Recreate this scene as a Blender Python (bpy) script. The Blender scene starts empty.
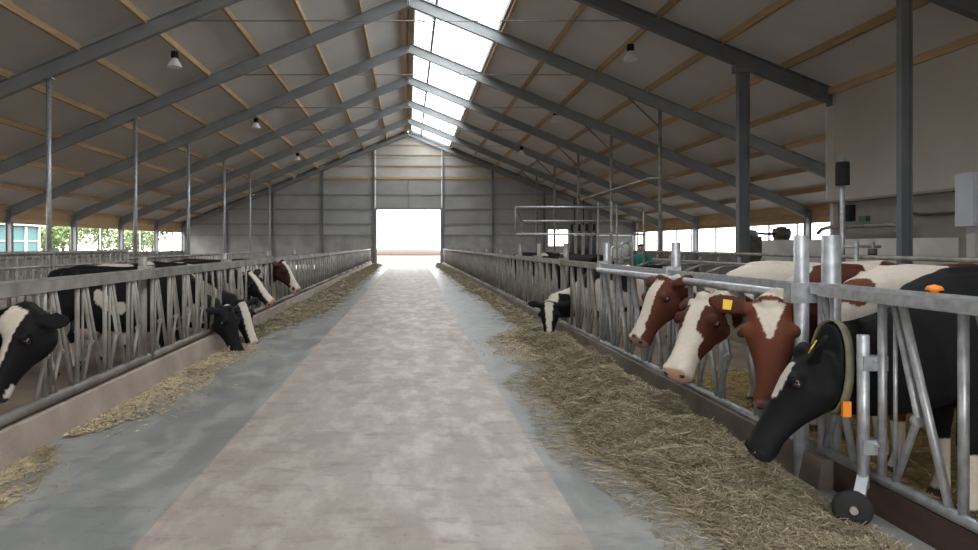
import bpy, bmesh, math, random
import numpy as np
from mathutils import Vector, Matrix, noise

random.seed(7)
rng = np.random.default_rng(7)
SC = bpy.context.scene
COL = SC.collection
# ------------------------------------------------------------------ camera, sky, exposure
K = 0.86                      # plan units -> metres
H = 1.65                      # eye height in plan units
cam_d = bpy.data.cameras.new('camera')
cam = bpy.data.objects.new('camera', cam_d)
COL.objects.link(cam)
cam.location = (0, 0, H * K)
cam.rotation_euler = (math.pi / 2, 0, 0)
cam_d.sensor_width = 36
cam_d.lens = 36 * 700 / 978
cam_d.shift_x = (489 - 408.5) / 978
cam_d.shift_y = -(275 - 245) / 978
cam_d.clip_end = 1000
SC.camera = cam

world = bpy.data.worlds.new('overcast_sky')
SC.world = world
world.use_nodes = True
bg = world.node_tree.nodes['Background']
bg.inputs[0].default_value = (1.0, .99, .975, 1)
bg.inputs[1].default_value = 1.0
vs = SC.view_settings
vs.view_transform = 'Standard'
vs.look = 'None'
vs.gamma = 1
vs.use_curve_mapping = False
vs.exposure = 3.0
SC.cycles.use_denoising = True
SC.cycles.max_bounces = 10
SC.cycles.diffuse_bounces = 6
SC.cycles.transparent_max_bounces = 24


def portal(loc, rot, sx, sy):
    """daylight sampling portal in an opening of the building (plan units)"""
    d = bpy.data.lights.new('daylight_portal', 'AREA')
    d.shape = 'RECTANGLE'
    d.size = sx * K
    d.size_y = sy * K
    d.cycles.is_portal = True
    o = bpy.data.objects.new('daylight_portal', d)
    o.location = Vector(loc) * K
    o.rotation_euler = rot
    COL.objects.link(o)


S = 6.3
FR = [S * (k + .15) for k in range(2, 9)]        # 12.. frame positions along the barn
FR = [13.545, 19.845, 26.145, 32.445, 38.745, 45.045, 51.345]
YE = 57.8          # far gable
YB = -9.0          # gable behind
XW = 18.5          # side walls
SL = 0.41
SLA = math.atan(SL)


def zr(x):         # rafter centre line
    return 10.78 - SL * abs(x)


def zroof(x):      # underside of the roof sheets
    return 11.17 - SL * abs(x)


portal((0, YE + .05, 2.31), (-math.pi / 2, 0, 0), 5.2, 4.62)
portal((0, YB - .05, 2.6), (math.pi / 2, 0, 0), 9.6, 5.2)
portal((-XW - .05, 24, 1.9), (0, -math.pi / 2, 0), 1.5, 66)
portal((XW + .05, 39, 1.9), (0, math.pi / 2, 0), 1.5, 37)
portal((1.85, 24, zroof(1.85) + .35), (0, SLA, 0), 3.2, 66)


# ------------------------------------------------------------------ materials
def new_mat(name):
    m = bpy.data.materials.new(name)
    m.use_nodes = True
    nt = m.node_tree
    return m, nt, nt.nodes['Principled BSDF']


def mat(name, c1, c2=None, rough=.7, metal=0, scale=6, detail=5, lo=.35, hi=.65, bump=0, bscale=None,
        stretch=(1, 1, 1), rough2=None, coord='Object', rnd=0):
    m, nt, b = new_mat(name)
    N, L = nt.nodes, nt.links
    b.inputs['Roughness'].default_value = rough
    b.inputs['Metallic'].default_value = metal
    if c2 is None:
        c2 = tuple(x * .8 for x in c1)
    tc = N.new('ShaderNodeTexCoord')
    mp = N.new('ShaderNodeMapping')
    mp.inputs['Scale'].default_value = stretch
    src = tc.outputs[coord]
    if rnd:
        oi = N.new('ShaderNodeObjectInfo')
        va = N.new('ShaderNodeVectorMath')
        va.operation = 'SCALE'
        cx = N.new('ShaderNodeCombineXYZ')
        for i in range(3):
            L.new(oi.outputs['Random'], cx.inputs[i])
        va.inputs['Scale'].default_value = 40
        L.new(cx.outputs[0], va.inputs[0])
        ad = N.new('ShaderNodeVectorMath')
        L.new(src, ad.inputs[0])
        L.new(va.outputs[0], ad.inputs[1])
        src = ad.outputs[0]
    L.new(src, mp.inputs[0])
    n = N.new('ShaderNodeTexNoise')
    n.inputs['Scale'].default_value = scale
    n.inputs['Detail'].default_value = detail
    L.new(mp.outputs[0], n.inputs['Vector'])
    r = N.new('ShaderNodeValToRGB')
    r.color_ramp.elements[0].position = lo
    r.color_ramp.elements[0].color = (*c1, 1)
    r.color_ramp.elements[1].position = hi
    r.color_ramp.elements[1].color = (*c2, 1)
    L.new(n.outputs['Fac'], r.inputs[0])
    col = r.outputs[0]
    if rnd:
        hs = N.new('ShaderNodeHueSaturation')
        mr = N.new('ShaderNodeMapRange')
        mr.inputs['To Min'].default_value = 1 - rnd
        mr.inputs['To Max'].default_value = 1 + rnd
        L.new(oi.outputs['Random'], mr.inputs[0])
        L.new(mr.outputs[0], hs.inputs['Value'])
        L.new(col, hs.inputs['Color'])
        col = hs.outputs[0]
    L.new(col, b.inputs['Base Color'])
    if rough2 is not None:
        mr2 = N.new('ShaderNodeMapRange')
        mr2.inputs['To Min'].default_value = rough
        mr2.inputs['To Max'].default_value = rough2
        L.new(n.outputs['Fac'], mr2.inputs[0])
        L.new(mr2.outputs[0], b.inputs['Roughness'])
    if bump:
        n2 = N.new('ShaderNodeTexNoise')
        n2.inputs['Scale'].default_value = bscale or scale * 6
        n2.inputs['Detail'].default_value = 4
        L.new(mp.outputs[0], n2.inputs['Vector'])
        bp = N.new('ShaderNodeBump')
        bp.inputs['Strength'].default_value = bump
        bp.inputs['Distance'].default_value = .02
        L.new(n2.outputs['Fac'], bp.inputs['Height'])
        L.new(bp.outputs[0], b.inputs['Normal'])
    return m


def pane_mat(name, trans, tint, scatter):
    """sheet that lets light through: transparent + translucent + a little gloss"""
    m, nt, b = new_mat(name)
    N, L = nt.nodes, nt.links
    out = N['Material Output']
    N.remove(b)
    t = N.new('ShaderNodeBsdfTransparent')
    t.inputs[0].default_value = (*tint, 1)
    s = N.new('ShaderNodeBsdfTranslucent')
    s.inputs[0].default_value = (*scatter, 1)
    d = N.new('ShaderNodeBsdfDiffuse')
    d.inputs[0].default_value = (*scatter, 1)
    m2 = N.new('ShaderNodeMixShader')
    m2.inputs[0].default_value = .3
    L.new(s.outputs[0], m2.inputs[1])
    L.new(d.outputs[0], m2.inputs[2])
    m1 = N.new('ShaderNodeMixShader')
    m1.inputs[0].default_value = 1 - trans
    L.new(t.outputs[0], m1.inputs[1])
    L.new(m2.outputs[0], m1.inputs[2])
    L.new(m1.outputs[0], out.inputs[0])
    return m


M = {}
def floor_mat(name, base, dark, pale, rough, rough2):
    """worn concrete: broad blotches, scuff streaks along the passage, fine grit"""
    m, nt, b = new_mat(name)
    N, L = nt.nodes, nt.links
    tc = N.new('ShaderNodeTexCoord')

    def nz(scale, stretch, detail, lo, hi):
        mp = N.new('ShaderNodeMapping')
        mp.inputs['Scale'].default_value = stretch
        L.new(tc.outputs['Object'], mp.inputs[0])
        n = N.new('ShaderNodeTexNoise')
        n.inputs['Scale'].default_value = scale
        n.inputs['Detail'].default_value = detail
        n.inputs['Roughness'].default_value = .68
        L.new(mp.outputs[0], n.inputs['Vector'])
        r = N.new('ShaderNodeMapRange')
        r.inputs['From Min'].default_value = lo
        r.inputs['From Max'].default_value = hi
        L.new(n.outputs['Fac'], r.inputs[0])
        return r.outputs[0]

    def mix(f, a, c, amt=1.0):
        x = N.new('ShaderNodeMixRGB')
        mu = N.new('ShaderNodeMath')
        mu.operation = 'MULTIPLY'
        mu.inputs[1].default_value = amt
        L.new(f, mu.inputs[0])
        L.new(mu.outputs[0], x.inputs[0])
        if isinstance(a, tuple): x.inputs[1].default_value = (*a, 1)
        else: L.new(a, x.inputs[1])
        x.inputs[2].default_value = (*c, 1)
        return x.outputs[0]
    n1 = nz(.9, (1, .6, 1), 10, .42, .62)
    n2 = nz(4, (1, .4, 1), 10, .46, .62)
    n3 = nz(6, (.45, 1, 1), 9, .53, .68)
    n4 = nz(22, (1, 1, 1), 5, .58, .72)
    c = mix(n1, base, dark, .5)
    c = mix(n2, c, pale, .65)
    c = mix(n3, c, dark, .7)
    c = mix(n4, c, tuple(v * .55 for v in dark), .45)
    L.new(c, b.inputs['Base Color'])
    mr = N.new('ShaderNodeMapRange')
    mr.inputs['To Min'].default_value = rough
    mr.inputs['To Max'].default_value = rough2
    L.new(n2, mr.inputs[0])
    L.new(mr.outputs[0], b.inputs['Roughness'])
    bp = N.new('ShaderNodeBump')
    bp.inputs['Strength'].default_value = .25
    bp.inputs['Distance'].default_value = .01
    L.new(n4, bp.inputs['Height'])
    L.new(bp.outputs[0], b.inputs['Normal'])
    return m


M['conc_tan'] = floor_mat('passage_concrete', (.345, .30, .265), (.20, .155, .13), (.44, .395, .355), .6, .45)
M['conc_grey'] = floor_mat('grey_coated_concrete', (.225, .235, .23), (.14, .14, .135), (.33, .32, .295), .36, .55)
M['pen_floor'] = mat('pen_floor_dirty', (.17, .125, .085), (.09, .065, .045), rough=.8, scale=1.5, detail=8, bump=.5, bscale=20)
M['kerb_l'] = mat('kerb_pinkish_concrete', (.40, .33, .28), (.29, .235, .20), rough=.85, scale=2.4, detail=8, bump=.3, bscale=30)
M['kerb_r'] = mat('kerb_brown_concrete', (.21, .175, .145), (.13, .105, .085), rough=.85, scale=2.6, detail=8, bump=.3, bscale=30)
M['kerb_board'] = mat('kerb_dark_board', (.085, .05, .038), (.055, .033, .026), rough=.7, scale=4, stretch=(1, .4, 3))
M['roof'] = mat('grey_roof_sheet', (.70, .695, .675), (.60, .595, .575), rough=.6, scale=.5, detail=6, lo=.3, hi=.7)
M['wood'] = mat('spruce_wood', (.53, .375, .215), (.41, .275, .145), rough=.7, scale=3, detail=6, stretch=(8, .5, 8), rnd=.2)
M['steel'] = mat('grey_painted_steel', (.27, .285, .29), (.21, .225, .23), rough=.5, metal=.1, scale=1.2, detail=6)
M['steel_dark'] = mat('dark_painted_steel', (.16, .172, .185), (.12, .13, .14), rough=.5, metal=.2, scale=1.2, detail=6)
M['galv'] = mat('galvanised_steel', (.50, .52, .545), (.33, .345, .36), rough=.42, metal=.55, scale=16, detail=6, rnd=.08)
M['galv_dirty'] = mat('dirty_galvanised_steel', (.345, .33, .31), (.21, .19, .165), rough=.6, metal=.35, scale=5, detail=8, rnd=.12)
M['rail_worn'] = mat('worn_rail_steel', (.23, .215, .195), (.15, .135, .12), rough=.65, metal=.3, scale=5, detail=8)
M['rod'] = mat('thin_rod_steel', (.3, .3, .3), rough=.5, metal=.5)
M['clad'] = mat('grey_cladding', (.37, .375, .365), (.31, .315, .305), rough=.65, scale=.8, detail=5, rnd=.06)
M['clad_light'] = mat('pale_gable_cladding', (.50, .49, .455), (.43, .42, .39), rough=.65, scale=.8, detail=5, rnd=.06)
M['conc_wall'] = mat('wall_concrete', (.37, .37, .36), (.28, .28, .27), rough=.85, scale=1.2, detail=8)
M['room_wall'] = mat('beige_wall_sheet', (.50, .465, .42), (.45, .415, .375), rough=.6, scale=.6, detail=5)
M['room_base'] = mat('room_base_concrete', (.30, .275, .245), (.24, .22, .195), rough=.8, scale=1.5, detail=6)
M['white'] = mat('white_plastic', (.62, .60, .57), (.5, .485, .46), rough=.5, scale=2)
M['cabinet'] = mat('pale_grey_cabinet', (.42, .44, .48), (.37, .39, .43), rough=.4, scale=2)
M['black'] = mat('black_rubber', (.01, .01, .011), (.016, .016, .016), rough=.85, scale=8)
M['darkmetal'] = mat('dark_machine_metal', (.12, .11, .095), (.07, .065, .06), rough=.6, metal=.3, scale=8)
M['lampmetal'] = mat('lamp_reflector', (.85, .86, .87), (.8, .81, .82), rough=.3, metal=.1, scale=5)
M['green'] = mat('green_paint', (.03, .14, .08), rough=.5)
M['yellow'] = mat('yellow_tag', (.75, .55, .03), (.65, .45, .02), rough=.5)
M['orange'] = mat('orange_tag', (.85, .27, .02), (.75, .22, .02), rough=.5)
M['collar'] = mat('collar_strap', (.17, .15, .09), (.10, .09, .06), rough=.8, scale=10)
M['eye'] = mat('cow_eye', (.012, .009, .008), (.02, .012, .01), rough=.15)
M['hay'] = mat('hay', (.30, .25, .165), (.15, .122, .078), rough=.95, scale=9, detail=10, bump=1.0, bscale=40)
M['meal'] = mat('feed_meal', (.50, .42, .29), (.38, .315, .215), rough=.9, scale=5, detail=8, bump=.5, bscale=60)
M['straw'] = mat('pen_straw', (.33, .25, .12), (.2, .14, .06), rough=.9, scale=6, bump=.6)
M['ground'] = mat('yard_ground', (.10, .083, .072), (.085, .07, .06), rough=.9, scale=.3, detail=6)
M['leaf'] = mat('tree_leaves', (.13, .19, .07), (.19, .25, .11), rough=.7, scale=.8)
M['bark'] = mat('tree_bark', (.10, .075, .05), rough=.9)
M['teal'] = mat('teal_sheet', (.05, .15, .155), (.055, .17, .175), rough=.6, scale=1)
M['brickred'] = mat('reddish_soil', (.085, .06, .05), rough=.9)
M['skin'] = mat('skin', (.45, .27, .19), rough=.6)
M['hair'] = mat('dark_hair', (.015, .012, .01), rough=.6)
M['shirt'] = mat('teal_shirt', (.03, .22, .18), (.025, .18, .15), rough=.85)
M['trousers'] = mat('navy_trousers', (.03, .035, .06), rough=.9)
M['skylight'] = pane_mat('skylight_sheet', .72, (.93, .95, .97), (.8, .82, .83))
M['curtain'] = pane_mat('mesh_curtain', .6, (.95, .96, .98), (.75, .77, .8))
M['glass'] = pane_mat('window_glass', .9, (.95, .97, .98), (.7, .7, .7))

# hay stalk material: colour varies per stalk through a colour attribute
def attr_mat(name, attr, rough, spec=.3):
    m, nt, b = new_mat(name)
    a = nt.nodes.new('ShaderNodeAttribute')
    a.attribute_name = attr
    n = nt.nodes.new('ShaderNodeTexNoise')
    n.inputs['Scale'].default_value = 60
    mx = nt.nodes.new('ShaderNodeMixRGB')
    mx.blend_type = 'MULTIPLY'
    mx.inputs[0].default_value = .25
    nt.links.new(a.outputs['Color'], mx.inputs[1])
    nt.links.new(n.outputs['Fac'], mx.inputs[2])
    nt.links.new(mx.outputs[0], b.inputs['Base Color'])
    b.inputs['Roughness'].default_value = rough
    b.inputs['Specular IOR Level'].default_value = spec
    return m


M['stalk'] = attr_mat('hay_stalk', 'tone', .85)
M['coat'] = attr_mat('cow_coat', 'coat', .7, .15)


# ------------------------------------------------------------------ mesh helpers (plan units)
class MB:
    def __init__(s):
        s.v, s.f, s.sm = [], [], []

    def add(s, vs, fs, smooth=False):
        b = len(s.v)
        s.v += [tuple(x) for x in vs]
        s.f += [tuple(i + b for i in f) for f in fs]
        s.sm += [smooth] * len(fs)
        return s

    def box(s, x0, x1, y0, y1, z0, z1):
        vs = [(x, y, z) for z in (z0, z1) for y in (y0, y1) for x in (x0, x1)]
        return s.add(vs, [(0, 2, 3, 1), (4, 5, 7, 6), (0, 1, 5, 4), (2, 6, 7, 3), (0, 4, 6, 2), (1, 3, 7, 5)])

    def hexa(s, q0, q1):
        """two quads (lists of four points) joined into a closed prism"""
        n = len(q0)
        fs = [tuple(reversed(range(n))), tuple(range(n, 2 * n))]
        fs += [(i, (i + 1) % n, n + (i + 1) % n, n + i) for i in range(n)]
        return s.add(list(q0) + list(q1), fs)

    def bar(s, p0, p1, w, h, up=(0, 0, 1)):
        p0, p1 = Vector(p0), Vector(p1)
        t = (p1 - p0).normalized()
        sd = t.cross(Vector(up)).normalized()
        u = sd.cross(t)
        o = [sd * a * w / 2 + u * b * h / 2 for a, b in ((-1, -1), (1, -1), (1, 1), (-1, 1))]
        return s.hexa([p0 + k for k in o], [p1 + k for k in o])

    def ibeam(s, p0, p1, w, h, tf=.025, tw=.02, up=(0, 0, 1)):
        p0, p1 = Vector(p0), Vector(p1)
        t = (p1 - p0).normalized()
        sd = t.cross(Vector(up)).normalized()
        u = sd.cross(t)
        s.bar(p0, p1, tw, h, up)
        for k in (-1, 1):
            d = u * k * (h / 2)
            s.bar(p0 + d, p1 + d, w, tf, up)
        return s

    def tube(s, pts, r, n=8, close=True):
        pts = [Vector(p) for p in pts]
        rs = r if isinstance(r, (list, tuple)) else [r] * len(pts)
        base = len(s.v)
        rings = []
        ref = None
        for i, p in enumerate(pts):
            if i == 0:
                t = pts[1] - p
            elif i == len(pts) - 1:
                t = p - pts[i - 1]
            else:
                t = (pts[i + 1] - p).normalized() + (p - pts[i - 1]).normalized()
            t.normalize()
            if ref is None:
                ref = Vector((0, 0, 1)) if abs(t.z) < .9 else Vector((1, 0, 0))
            sd = t.cross(ref).normalized()
            u = sd.cross(t)
            rings.append([p + (sd * math.cos(a) + u * math.sin(a)) * rs[i] for a in
                          [2 * math.pi * k / n for k in range(n)]])
        vs = [v for rg in rings for v in rg]
        fs = []
        for i in range(len(pts) - 1):
            for k in range(n):
                a, b = i * n + k, i * n + (k + 1) % n
                fs.append((a, b, b + n, a + n))
        s.add(vs, fs, True)
        if close:
            b = base
            s.f.append(tuple(b + k for k in reversed(range(n))))
            e = base + (len(pts) - 1) * n
            s.f.append(tuple(e + k for k in range(n)))
            s.sm += [False, False]
        return s

    def lathe(s, prof, c=(0, 0, 0), n=16, axis='z'):
        vs, fs = [], []
        for r, z in prof:
            for k in range(n):
                a = 2 * math.pi * k / n
                p = (r * math.cos(a), r * math.sin(a), z)
                if axis == 'x':
                    p = (p[2], p[0], p[1])
                elif axis == 'y':
                    p = (p[0], p[2], p[1])
                vs.append((p[0] + c[0], p[1] + c[1], p[2] + c[2]))
        m = len(prof)
        for i in range(m - 1):
            for k in range(n):
                a, b = i * n + k, i * n + (k + 1) % n
                fs.append((a, b, b + n, a + n))
        return s.add(vs, fs, True)

    def mesh(s, name, mt, scale=None, origin=(0, 0, 0)):
        k = K if scale is None else scale
        o = Vector(origin)
        me = bpy.data.meshes.new(name)
        me.from_pydata([((x - o.x) * k, (y - o.y) * k, (z - o.z) * k) for x, y, z in s.v], [], s.f)
        me.polygons.foreach_set('use_smooth', s.sm)
        me.materials.append(M[mt] if isinstance(mt, str) else mt)
        me.update()
        return me

    def build(s, name, mt, parent=None, origin=None, scale=None):
        """link as one mesh object; top-level objects get their origin at the base"""
        k = K if scale is None else scale
        if parent is None:
            if origin is None:
                a = np.array(s.v)
                lo, hi = a.min(0), a.max(0)
                origin = ((lo[0] + hi[0]) / 2, (lo[1] + hi[1]) / 2, lo[2])
            ob = bpy.data.objects.new(name, s.mesh(name, mt, k, origin))
            ob.location = Vector(origin) * k
        else:
            w = wloc(parent) / k
            ob = bpy.data.objects.new(name, s.mesh(name, mt, k, w))
            ob.parent = parent
        COL.objects.link(ob)
        return ob


def wloc(o):
    v = Vector((0, 0, 0))
    while o is not None:
        v += o.location
        o = o.parent
    return v


def empty(name, loc=(0, 0, 0)):
    o = bpy.data.objects.new(name, None)
    o.location = Vector(loc) * K
    o.empty_display_size = .1
    COL.objects.link(o)
    return o


def tag(o, label=None, cat=None, group=None, kind=None):
    if label: o['label'] = label
    if cat: o['category'] = cat
    if group: o['group'] = group
    if kind: o['kind'] = kind
    return o


def inst(me, name, loc, parent):
    """shared-mesh piece; loc in plan units, world"""
    o = bpy.data.objects.new(name, me)
    o.parent = parent
    o.location = Vector(loc) * K - wloc(parent)
    COL.objects.link(o)
    return o


# ================================================================== SETTING
# ---- floor of the passage: tan centre and grey coated bands
fl = MB()
YF = [YB, 0, 8, 20, 34, 43, YE + .2]
RB = [1.0, 1.0, 1.02, 1.12, 1.3, 1.4, 1.5]       # edge of the grey band beside the right kerb


def strip(mb, ys, xl, xr, z0, z1):
    n = len(ys)
    vs = []
    for i in range(n):
        vs += [(xl[i], ys[i], z1), (xr[i], ys[i], z1), (xl[i], ys[i], z0), (xr[i], ys[i], z0)]
    fs = []
    for i in range(n - 1):
        a, b = 4 * i, 4 * i + 4
        fs += [(a, a + 1, b + 1, b), (a + 2, b + 2, b + 3, a + 3), (a, b, b + 2, a + 2), (a + 1, a + 3, b + 3, b + 1)]
    fs += [(0, 2, 3, 1), (4 * n - 4, 4 * n - 3, 4 * n - 1, 4 * n - 2)]
    mb.add(vs, fs)
    return mb


floor = strip(MB(), YF, [-1.5] * 7, RB, -.1, 0).build('floor', 'conc_tan', origin=(0, 0, 0))
tag(floor, 'worn tan concrete strip down the middle of the feed passage', kind='structure')
strip(MB(), YF, [-3.3] * 7, [-1.5] * 7, -.1, 0).build('floor_band', 'conc_grey', floor)['label'] = 'grey coated floor band'
strip(MB(), YF, RB, [3.1] * 7, -.1, 0).build('floor_band', 'conc_grey', floor)['label'] = 'grey coated floor band'
ZP = -.1
ZPL = -.34
pf = MB().box(-XW, -3.2, YB, YE, -.5, ZPL).build('floor_pen', 'pen_floor')
tag(pf, 'dirty brown pen floor behind the cows', kind='structure')
pf = MB().box(3.0, XW, YB, YE, -.3, ZP).build('floor_pen', 'pen_floor')
tag(pf, 'dirty brown pen floor behind the cows', kind='structure')
gr = MB().box(-120, 120, -60, 215, -.8, -.52).build('ground', 'ground')
tag(gr, 'pale bare yard ground outside the barn', kind='structure')
gm = MB()
gm.add([(-3, YE, 0), (3, YE, 0), (6, YE + 8, -.51), (-6, YE + 8, -.51), (-3, YE, -.51), (3, YE, -.51)],
       [(0, 1, 2, 3), (0, 4, 5, 1), (0, 3, 4), (1, 5, 2), (4, 3, 2, 5)])
tag(gm.build('ground_apron', 'ground'), 'sloping yard apron outside the far doorway', kind='structure')

# ---- kerbs
kl = MB()
kl.hexa([(-2.98, YB, 0), (-3.2, YB, 0), (-3.2, YB, .25), (-3.02, YB, .25)],
        [(-2.98, YE, 0), (-3.2, YE, 0), (-3.2, YE, .25), (-3.02, YE, .25)])
tag(kl.build('trim_1', 'kerb_l'), 'low pinkish concrete kerb under the feed fence', kind='structure')
kr = MB()
kr.hexa([(2.76, 4.72, 0), (3.0, 4.72, 0), (3.0, 4.72, .2), (2.79, 4.72, .2)],
        [(2.76, YE, 0), (3.0, YE, 0), (3.0, YE, .2), (2.79, YE, .2)])
tag(kr.build('trim_2', 'kerb_r'), 'low brown concrete kerb under the feed fence', kind='structure')
kb = MB().box(2.86, 2.92, YB, 4.70, 0, .19)
tag(kb.build('trim_3', 'kerb_board'), 'dark brown kerb board under the wheeled gate', kind='structure')

# ---- roof: sheets, purlins, skylight
ceil = empty('ceiling', (0, 0, 9))
tag(ceil, 'grey sheeted barn roof on wooden purlins with a ridge skylight', kind='structure')
BAY = [YB] + [FR[0] - 2 * S, FR[0] - S] + FR + [YE + .5]
PL = [.28, 1.78, 3.67, 5.55, 7.45, 9.35, 11.3, 13.15, 15.05, 16.95]
PR = [3.5, 5.3, 7.1, 8.9, 10.65, 12.4, 14.1, 15.7, 17.3]


def slab(x0, x1, y0, y1, t, off=0):
    z0, z1 = zroof(x0) + off, zroof(x1) + off
    return MB().hexa([(x0, y0, z0), (x1, y0, z1), (x1, y0, z1 + t), (x0, y0, z0 + t)],
                     [(x0, y1, z0), (x1, y1, z1), (x1, y1, z1 + t), (x0, y1, z0 + t)])


for i in range(len(BAY) - 1):
    y0, y1 = BAY[i] + .005, BAY[i + 1] - .005
    slab(0, -XW - .7, y0, y1, .08).build('roof_panel', 'roof', ceil)
    slab(3.42, XW + .7, y0, y1, .08).build('roof_panel', 'roof', ceil)
    slab(.0, .28, y0, y1, .08).build('ridge_panel', 'roof', ceil)
    slab(.30, 1.02, y0, y1, .015, .06).build('skylight_pane', 'skylight', ceil)
    slab(1.08, 3.40, y0, y1, .015, .06).build('skylight_pane', 'skylight', ceil)
    # laps of the corrugated strip
    for k in range(int((y1 - y0) / .9)):
        yy = y0 + .35 + k * .9
        if yy > 20:
            MB().bar((.30, yy, zroof(.30) + .05), (1.02, yy, zroof(1.02) + .05), .09, .03).build('skylight_rib', 'steel', ceil)
    for x in PL:
        if x < 1: continue
        MB().box(-x - .05, -x + .05, y0, y1, zroof(x) - .19, zroof(x) + .01).build('purlin', 'wood', ceil)
    for x in PR:
        MB().box(x - .05, x + .05, y0, y1, zroof(x) - .19, zroof(x) + .01).build('purlin', 'wood', ceil)
    MB().box(-.30, -.10, y0, y1, zroof(.2) - .19, zroof(.2) + .0).build('ridge_purlin', 'wood', ceil)
    MB().box(.02, .2, y0, y1, zroof(.2) - .17, zroof(.2) + .0).build('ridge_purlin', 'wood', ceil)
    MB().box(1.0, 1.1, y0, y1, zroof(1.05) - .12, zroof(1.05) + .06).build('skylight_bar', 'steel_dark', ceil)
    MB().box(3.36, 3.44, y0, y1, zroof(3.4) - .12, zroof(3.4) + .1).build('skylight_edge', 'conc_wall', ceil)

# ---- steel frames
for yi, Y in enumerate(FR + [YE - .3]):
    e = empty('portal_frame', (0, Y, 0))
    near = Y < 21
    gable = Y > 55
    for sg in (-1, 1):
        xo = XW if (sg < 0 or not near) else 11.95
        dep = .40 if not gable else .3
        r = MB().ibeam((sg * .02, Y, zr(0)), (sg * xo, Y, zr(xo)), .2, dep)
        # haunch at the eave
        if xo == XW:
            r.bar((sg * xo, Y, zr(xo) - .3), (sg * (xo - 1.6), Y, zr(xo - 1.6) - .2), .12, .05)
        r.build('rafter', 'steel_dark' if (near and sg > 0) else 'steel', e)
        # ridge plate
        MB().box(min(sg * .02, sg * .04), max(sg * .02, sg * .04), Y - .1, Y + .1, zr(0) - .24, zr(0) + .2).build('ridge_plate', 'lampmetal', e)
        if xo == XW:
            MB().ibeam((sg * XW, Y, ZP if sg > 0 else ZPL), (sg * XW, Y, zr(XW) + .1), .2, .26, up=(1, 0, 0)).build('column', 'steel', e)
        else:
            MB().box(11.92, 11.95, Y - .14, Y + .14, zr(12) - .28, zr(12) + .26).build('end_plate', 'steel_dark', e)
        if gable: continue
        if sg < 0:
            xp = -10.2
            MB().tube([(xp, Y, ZPL), (xp, Y, zr(xp) - .2)], .068, 10).build('post', 'galv', e)
            MB().box(xp - .12, xp + .12, Y - .12, Y + .12, zr(xp) - .24, zr(xp) - .19).build('post_cap', 'steel', e)
        elif near:
            xp = 9.48 if Y > 15 else 9.6
            MB().ibeam((xp, Y, ZP), (xp, Y, zr(xp) - .2), .2 if Y > 15 else .14, .28 if Y > 15 else .19, .03, .03, up=(1, 0, 0)).build('post', 'steel_dark', e)
            MB().box(xp - .25, xp + .25, Y - .15, Y + .15, zr(xp) - .36, zr(xp) - .15).build('post_cap', 'steel_dark', e)
        else:
            xp = 9.4
            MB().tube([(xp, Y, ZP), (xp, Y, zr(xp) - .2)], .07, 10).build('post', 'galv_dirty', e)
            # knee brace
            MB().tube([(xp, Y, zr(xp) - .9), (xp - 1.2, Y, zr(xp - 1.2) - .25)], .03, 6).build('brace', 'steel_dark', e)
    if not gable:
        MB().tube([(-6.6, Y + .05, 8.02), (6.6, Y + .05, 8.02)], .018, 6).build('tie_rod', 'rod', e)
    if gable:
        tag(e, 'slender grey steel frame standing against the far gable wall', 'roof frame', 'steel frames along the barn')
    elif Y < 14:
        tag(e, 'steel frame with a dark thick post beside the pale grey cabinet', 'roof frame', 'steel frames along the barn')
    elif Y < 21:
        tag(e, 'steel frame whose dark rafter ends at the corner of the beige wall', 'roof frame', 'steel frames along the barn')
    else:
        tag(e, 'grey steel roof frame on thin round posts, %s from the far gable' % ('seventh sixth fifth fourth third second'.split()[yi - 1]), 'roof frame', 'steel frames along the barn')

# ---- side walls
for sg, nm, y0w in ((-1, 'wall_left', YB), (1, 'wall_right', 20.4)):
    x = sg * (XW + .18)
    w = MB().box(x - .1, x + .1, y0w, YE, -.3, 1.15).build(nm, 'conc_wall')
    tag(w, 'low concrete side wall below the open window band', kind='structure')
    ys = [min(y, YE) for y in BAY if y >= y0w - 1]
    if ys[0] < y0w: ys[0] = y0w
    for i in range(len(ys) - 1):
        for q in range(4):
            z0 = 2.66 + q * .235
            MB().box(x - .02 - sg * .035 * (q % 2), x + .02 - sg * .035 * (q % 2), ys[i] + .004, ys[i + 1] - .004, z0, z0 + .25).build('fascia_board', 'wood', w)
        # slim outer window posts
        for fr in ((.62,) if sg < 0 else (.2, .62)):
            yy = ys[i] + (ys[i + 1] - ys[i]) * fr
            MB().box(x + sg * .02, x + sg * .12, yy - .07, yy + .07, 1.15, 2.66).build('window_post', 'galv', w)
        if sg > 0:
            # light mesh curtain with soft folds
            n = 40
            vs, fs = [], []
            for k in range(n + 1):
                yy = ys[i] + .05 + (ys[i + 1] - ys[i] - .1) * k / n
                xx = x + .14 + .015 * math.sin(k * 1.9)
                vs += [(xx, yy, 1.15), (xx, yy, 2.66)]
            for k in range(n):
                fs.append((2 * k, 2 * k + 2, 2 * k + 3, 2 * k + 1))
            MB().add(vs, fs, True).build('mesh_curtain', 'curtain', w)
    MB().box(x - .14, x + .06, y0w, YE, 1.15, 1.2).build('wall_cap', 'galv_dirty', w)

# ---- far gable wall
wb = empty('wall_back', (0, YE, 0))
tag(wb, 'far gable wall of grey panels with wooden rails around the bright doorway', kind='structure')
ZL = [0, 2.47, 3.38, 4.6, 5.8, 7.18, 8.17, 9.08, 9.9, 11.0]
DX0, DX1, DZ = -2.6, 2.62, 4.6
WX0, WX1, WZ0, WZ1 = 11.45, 13.25, 1.5, 2.98


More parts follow.
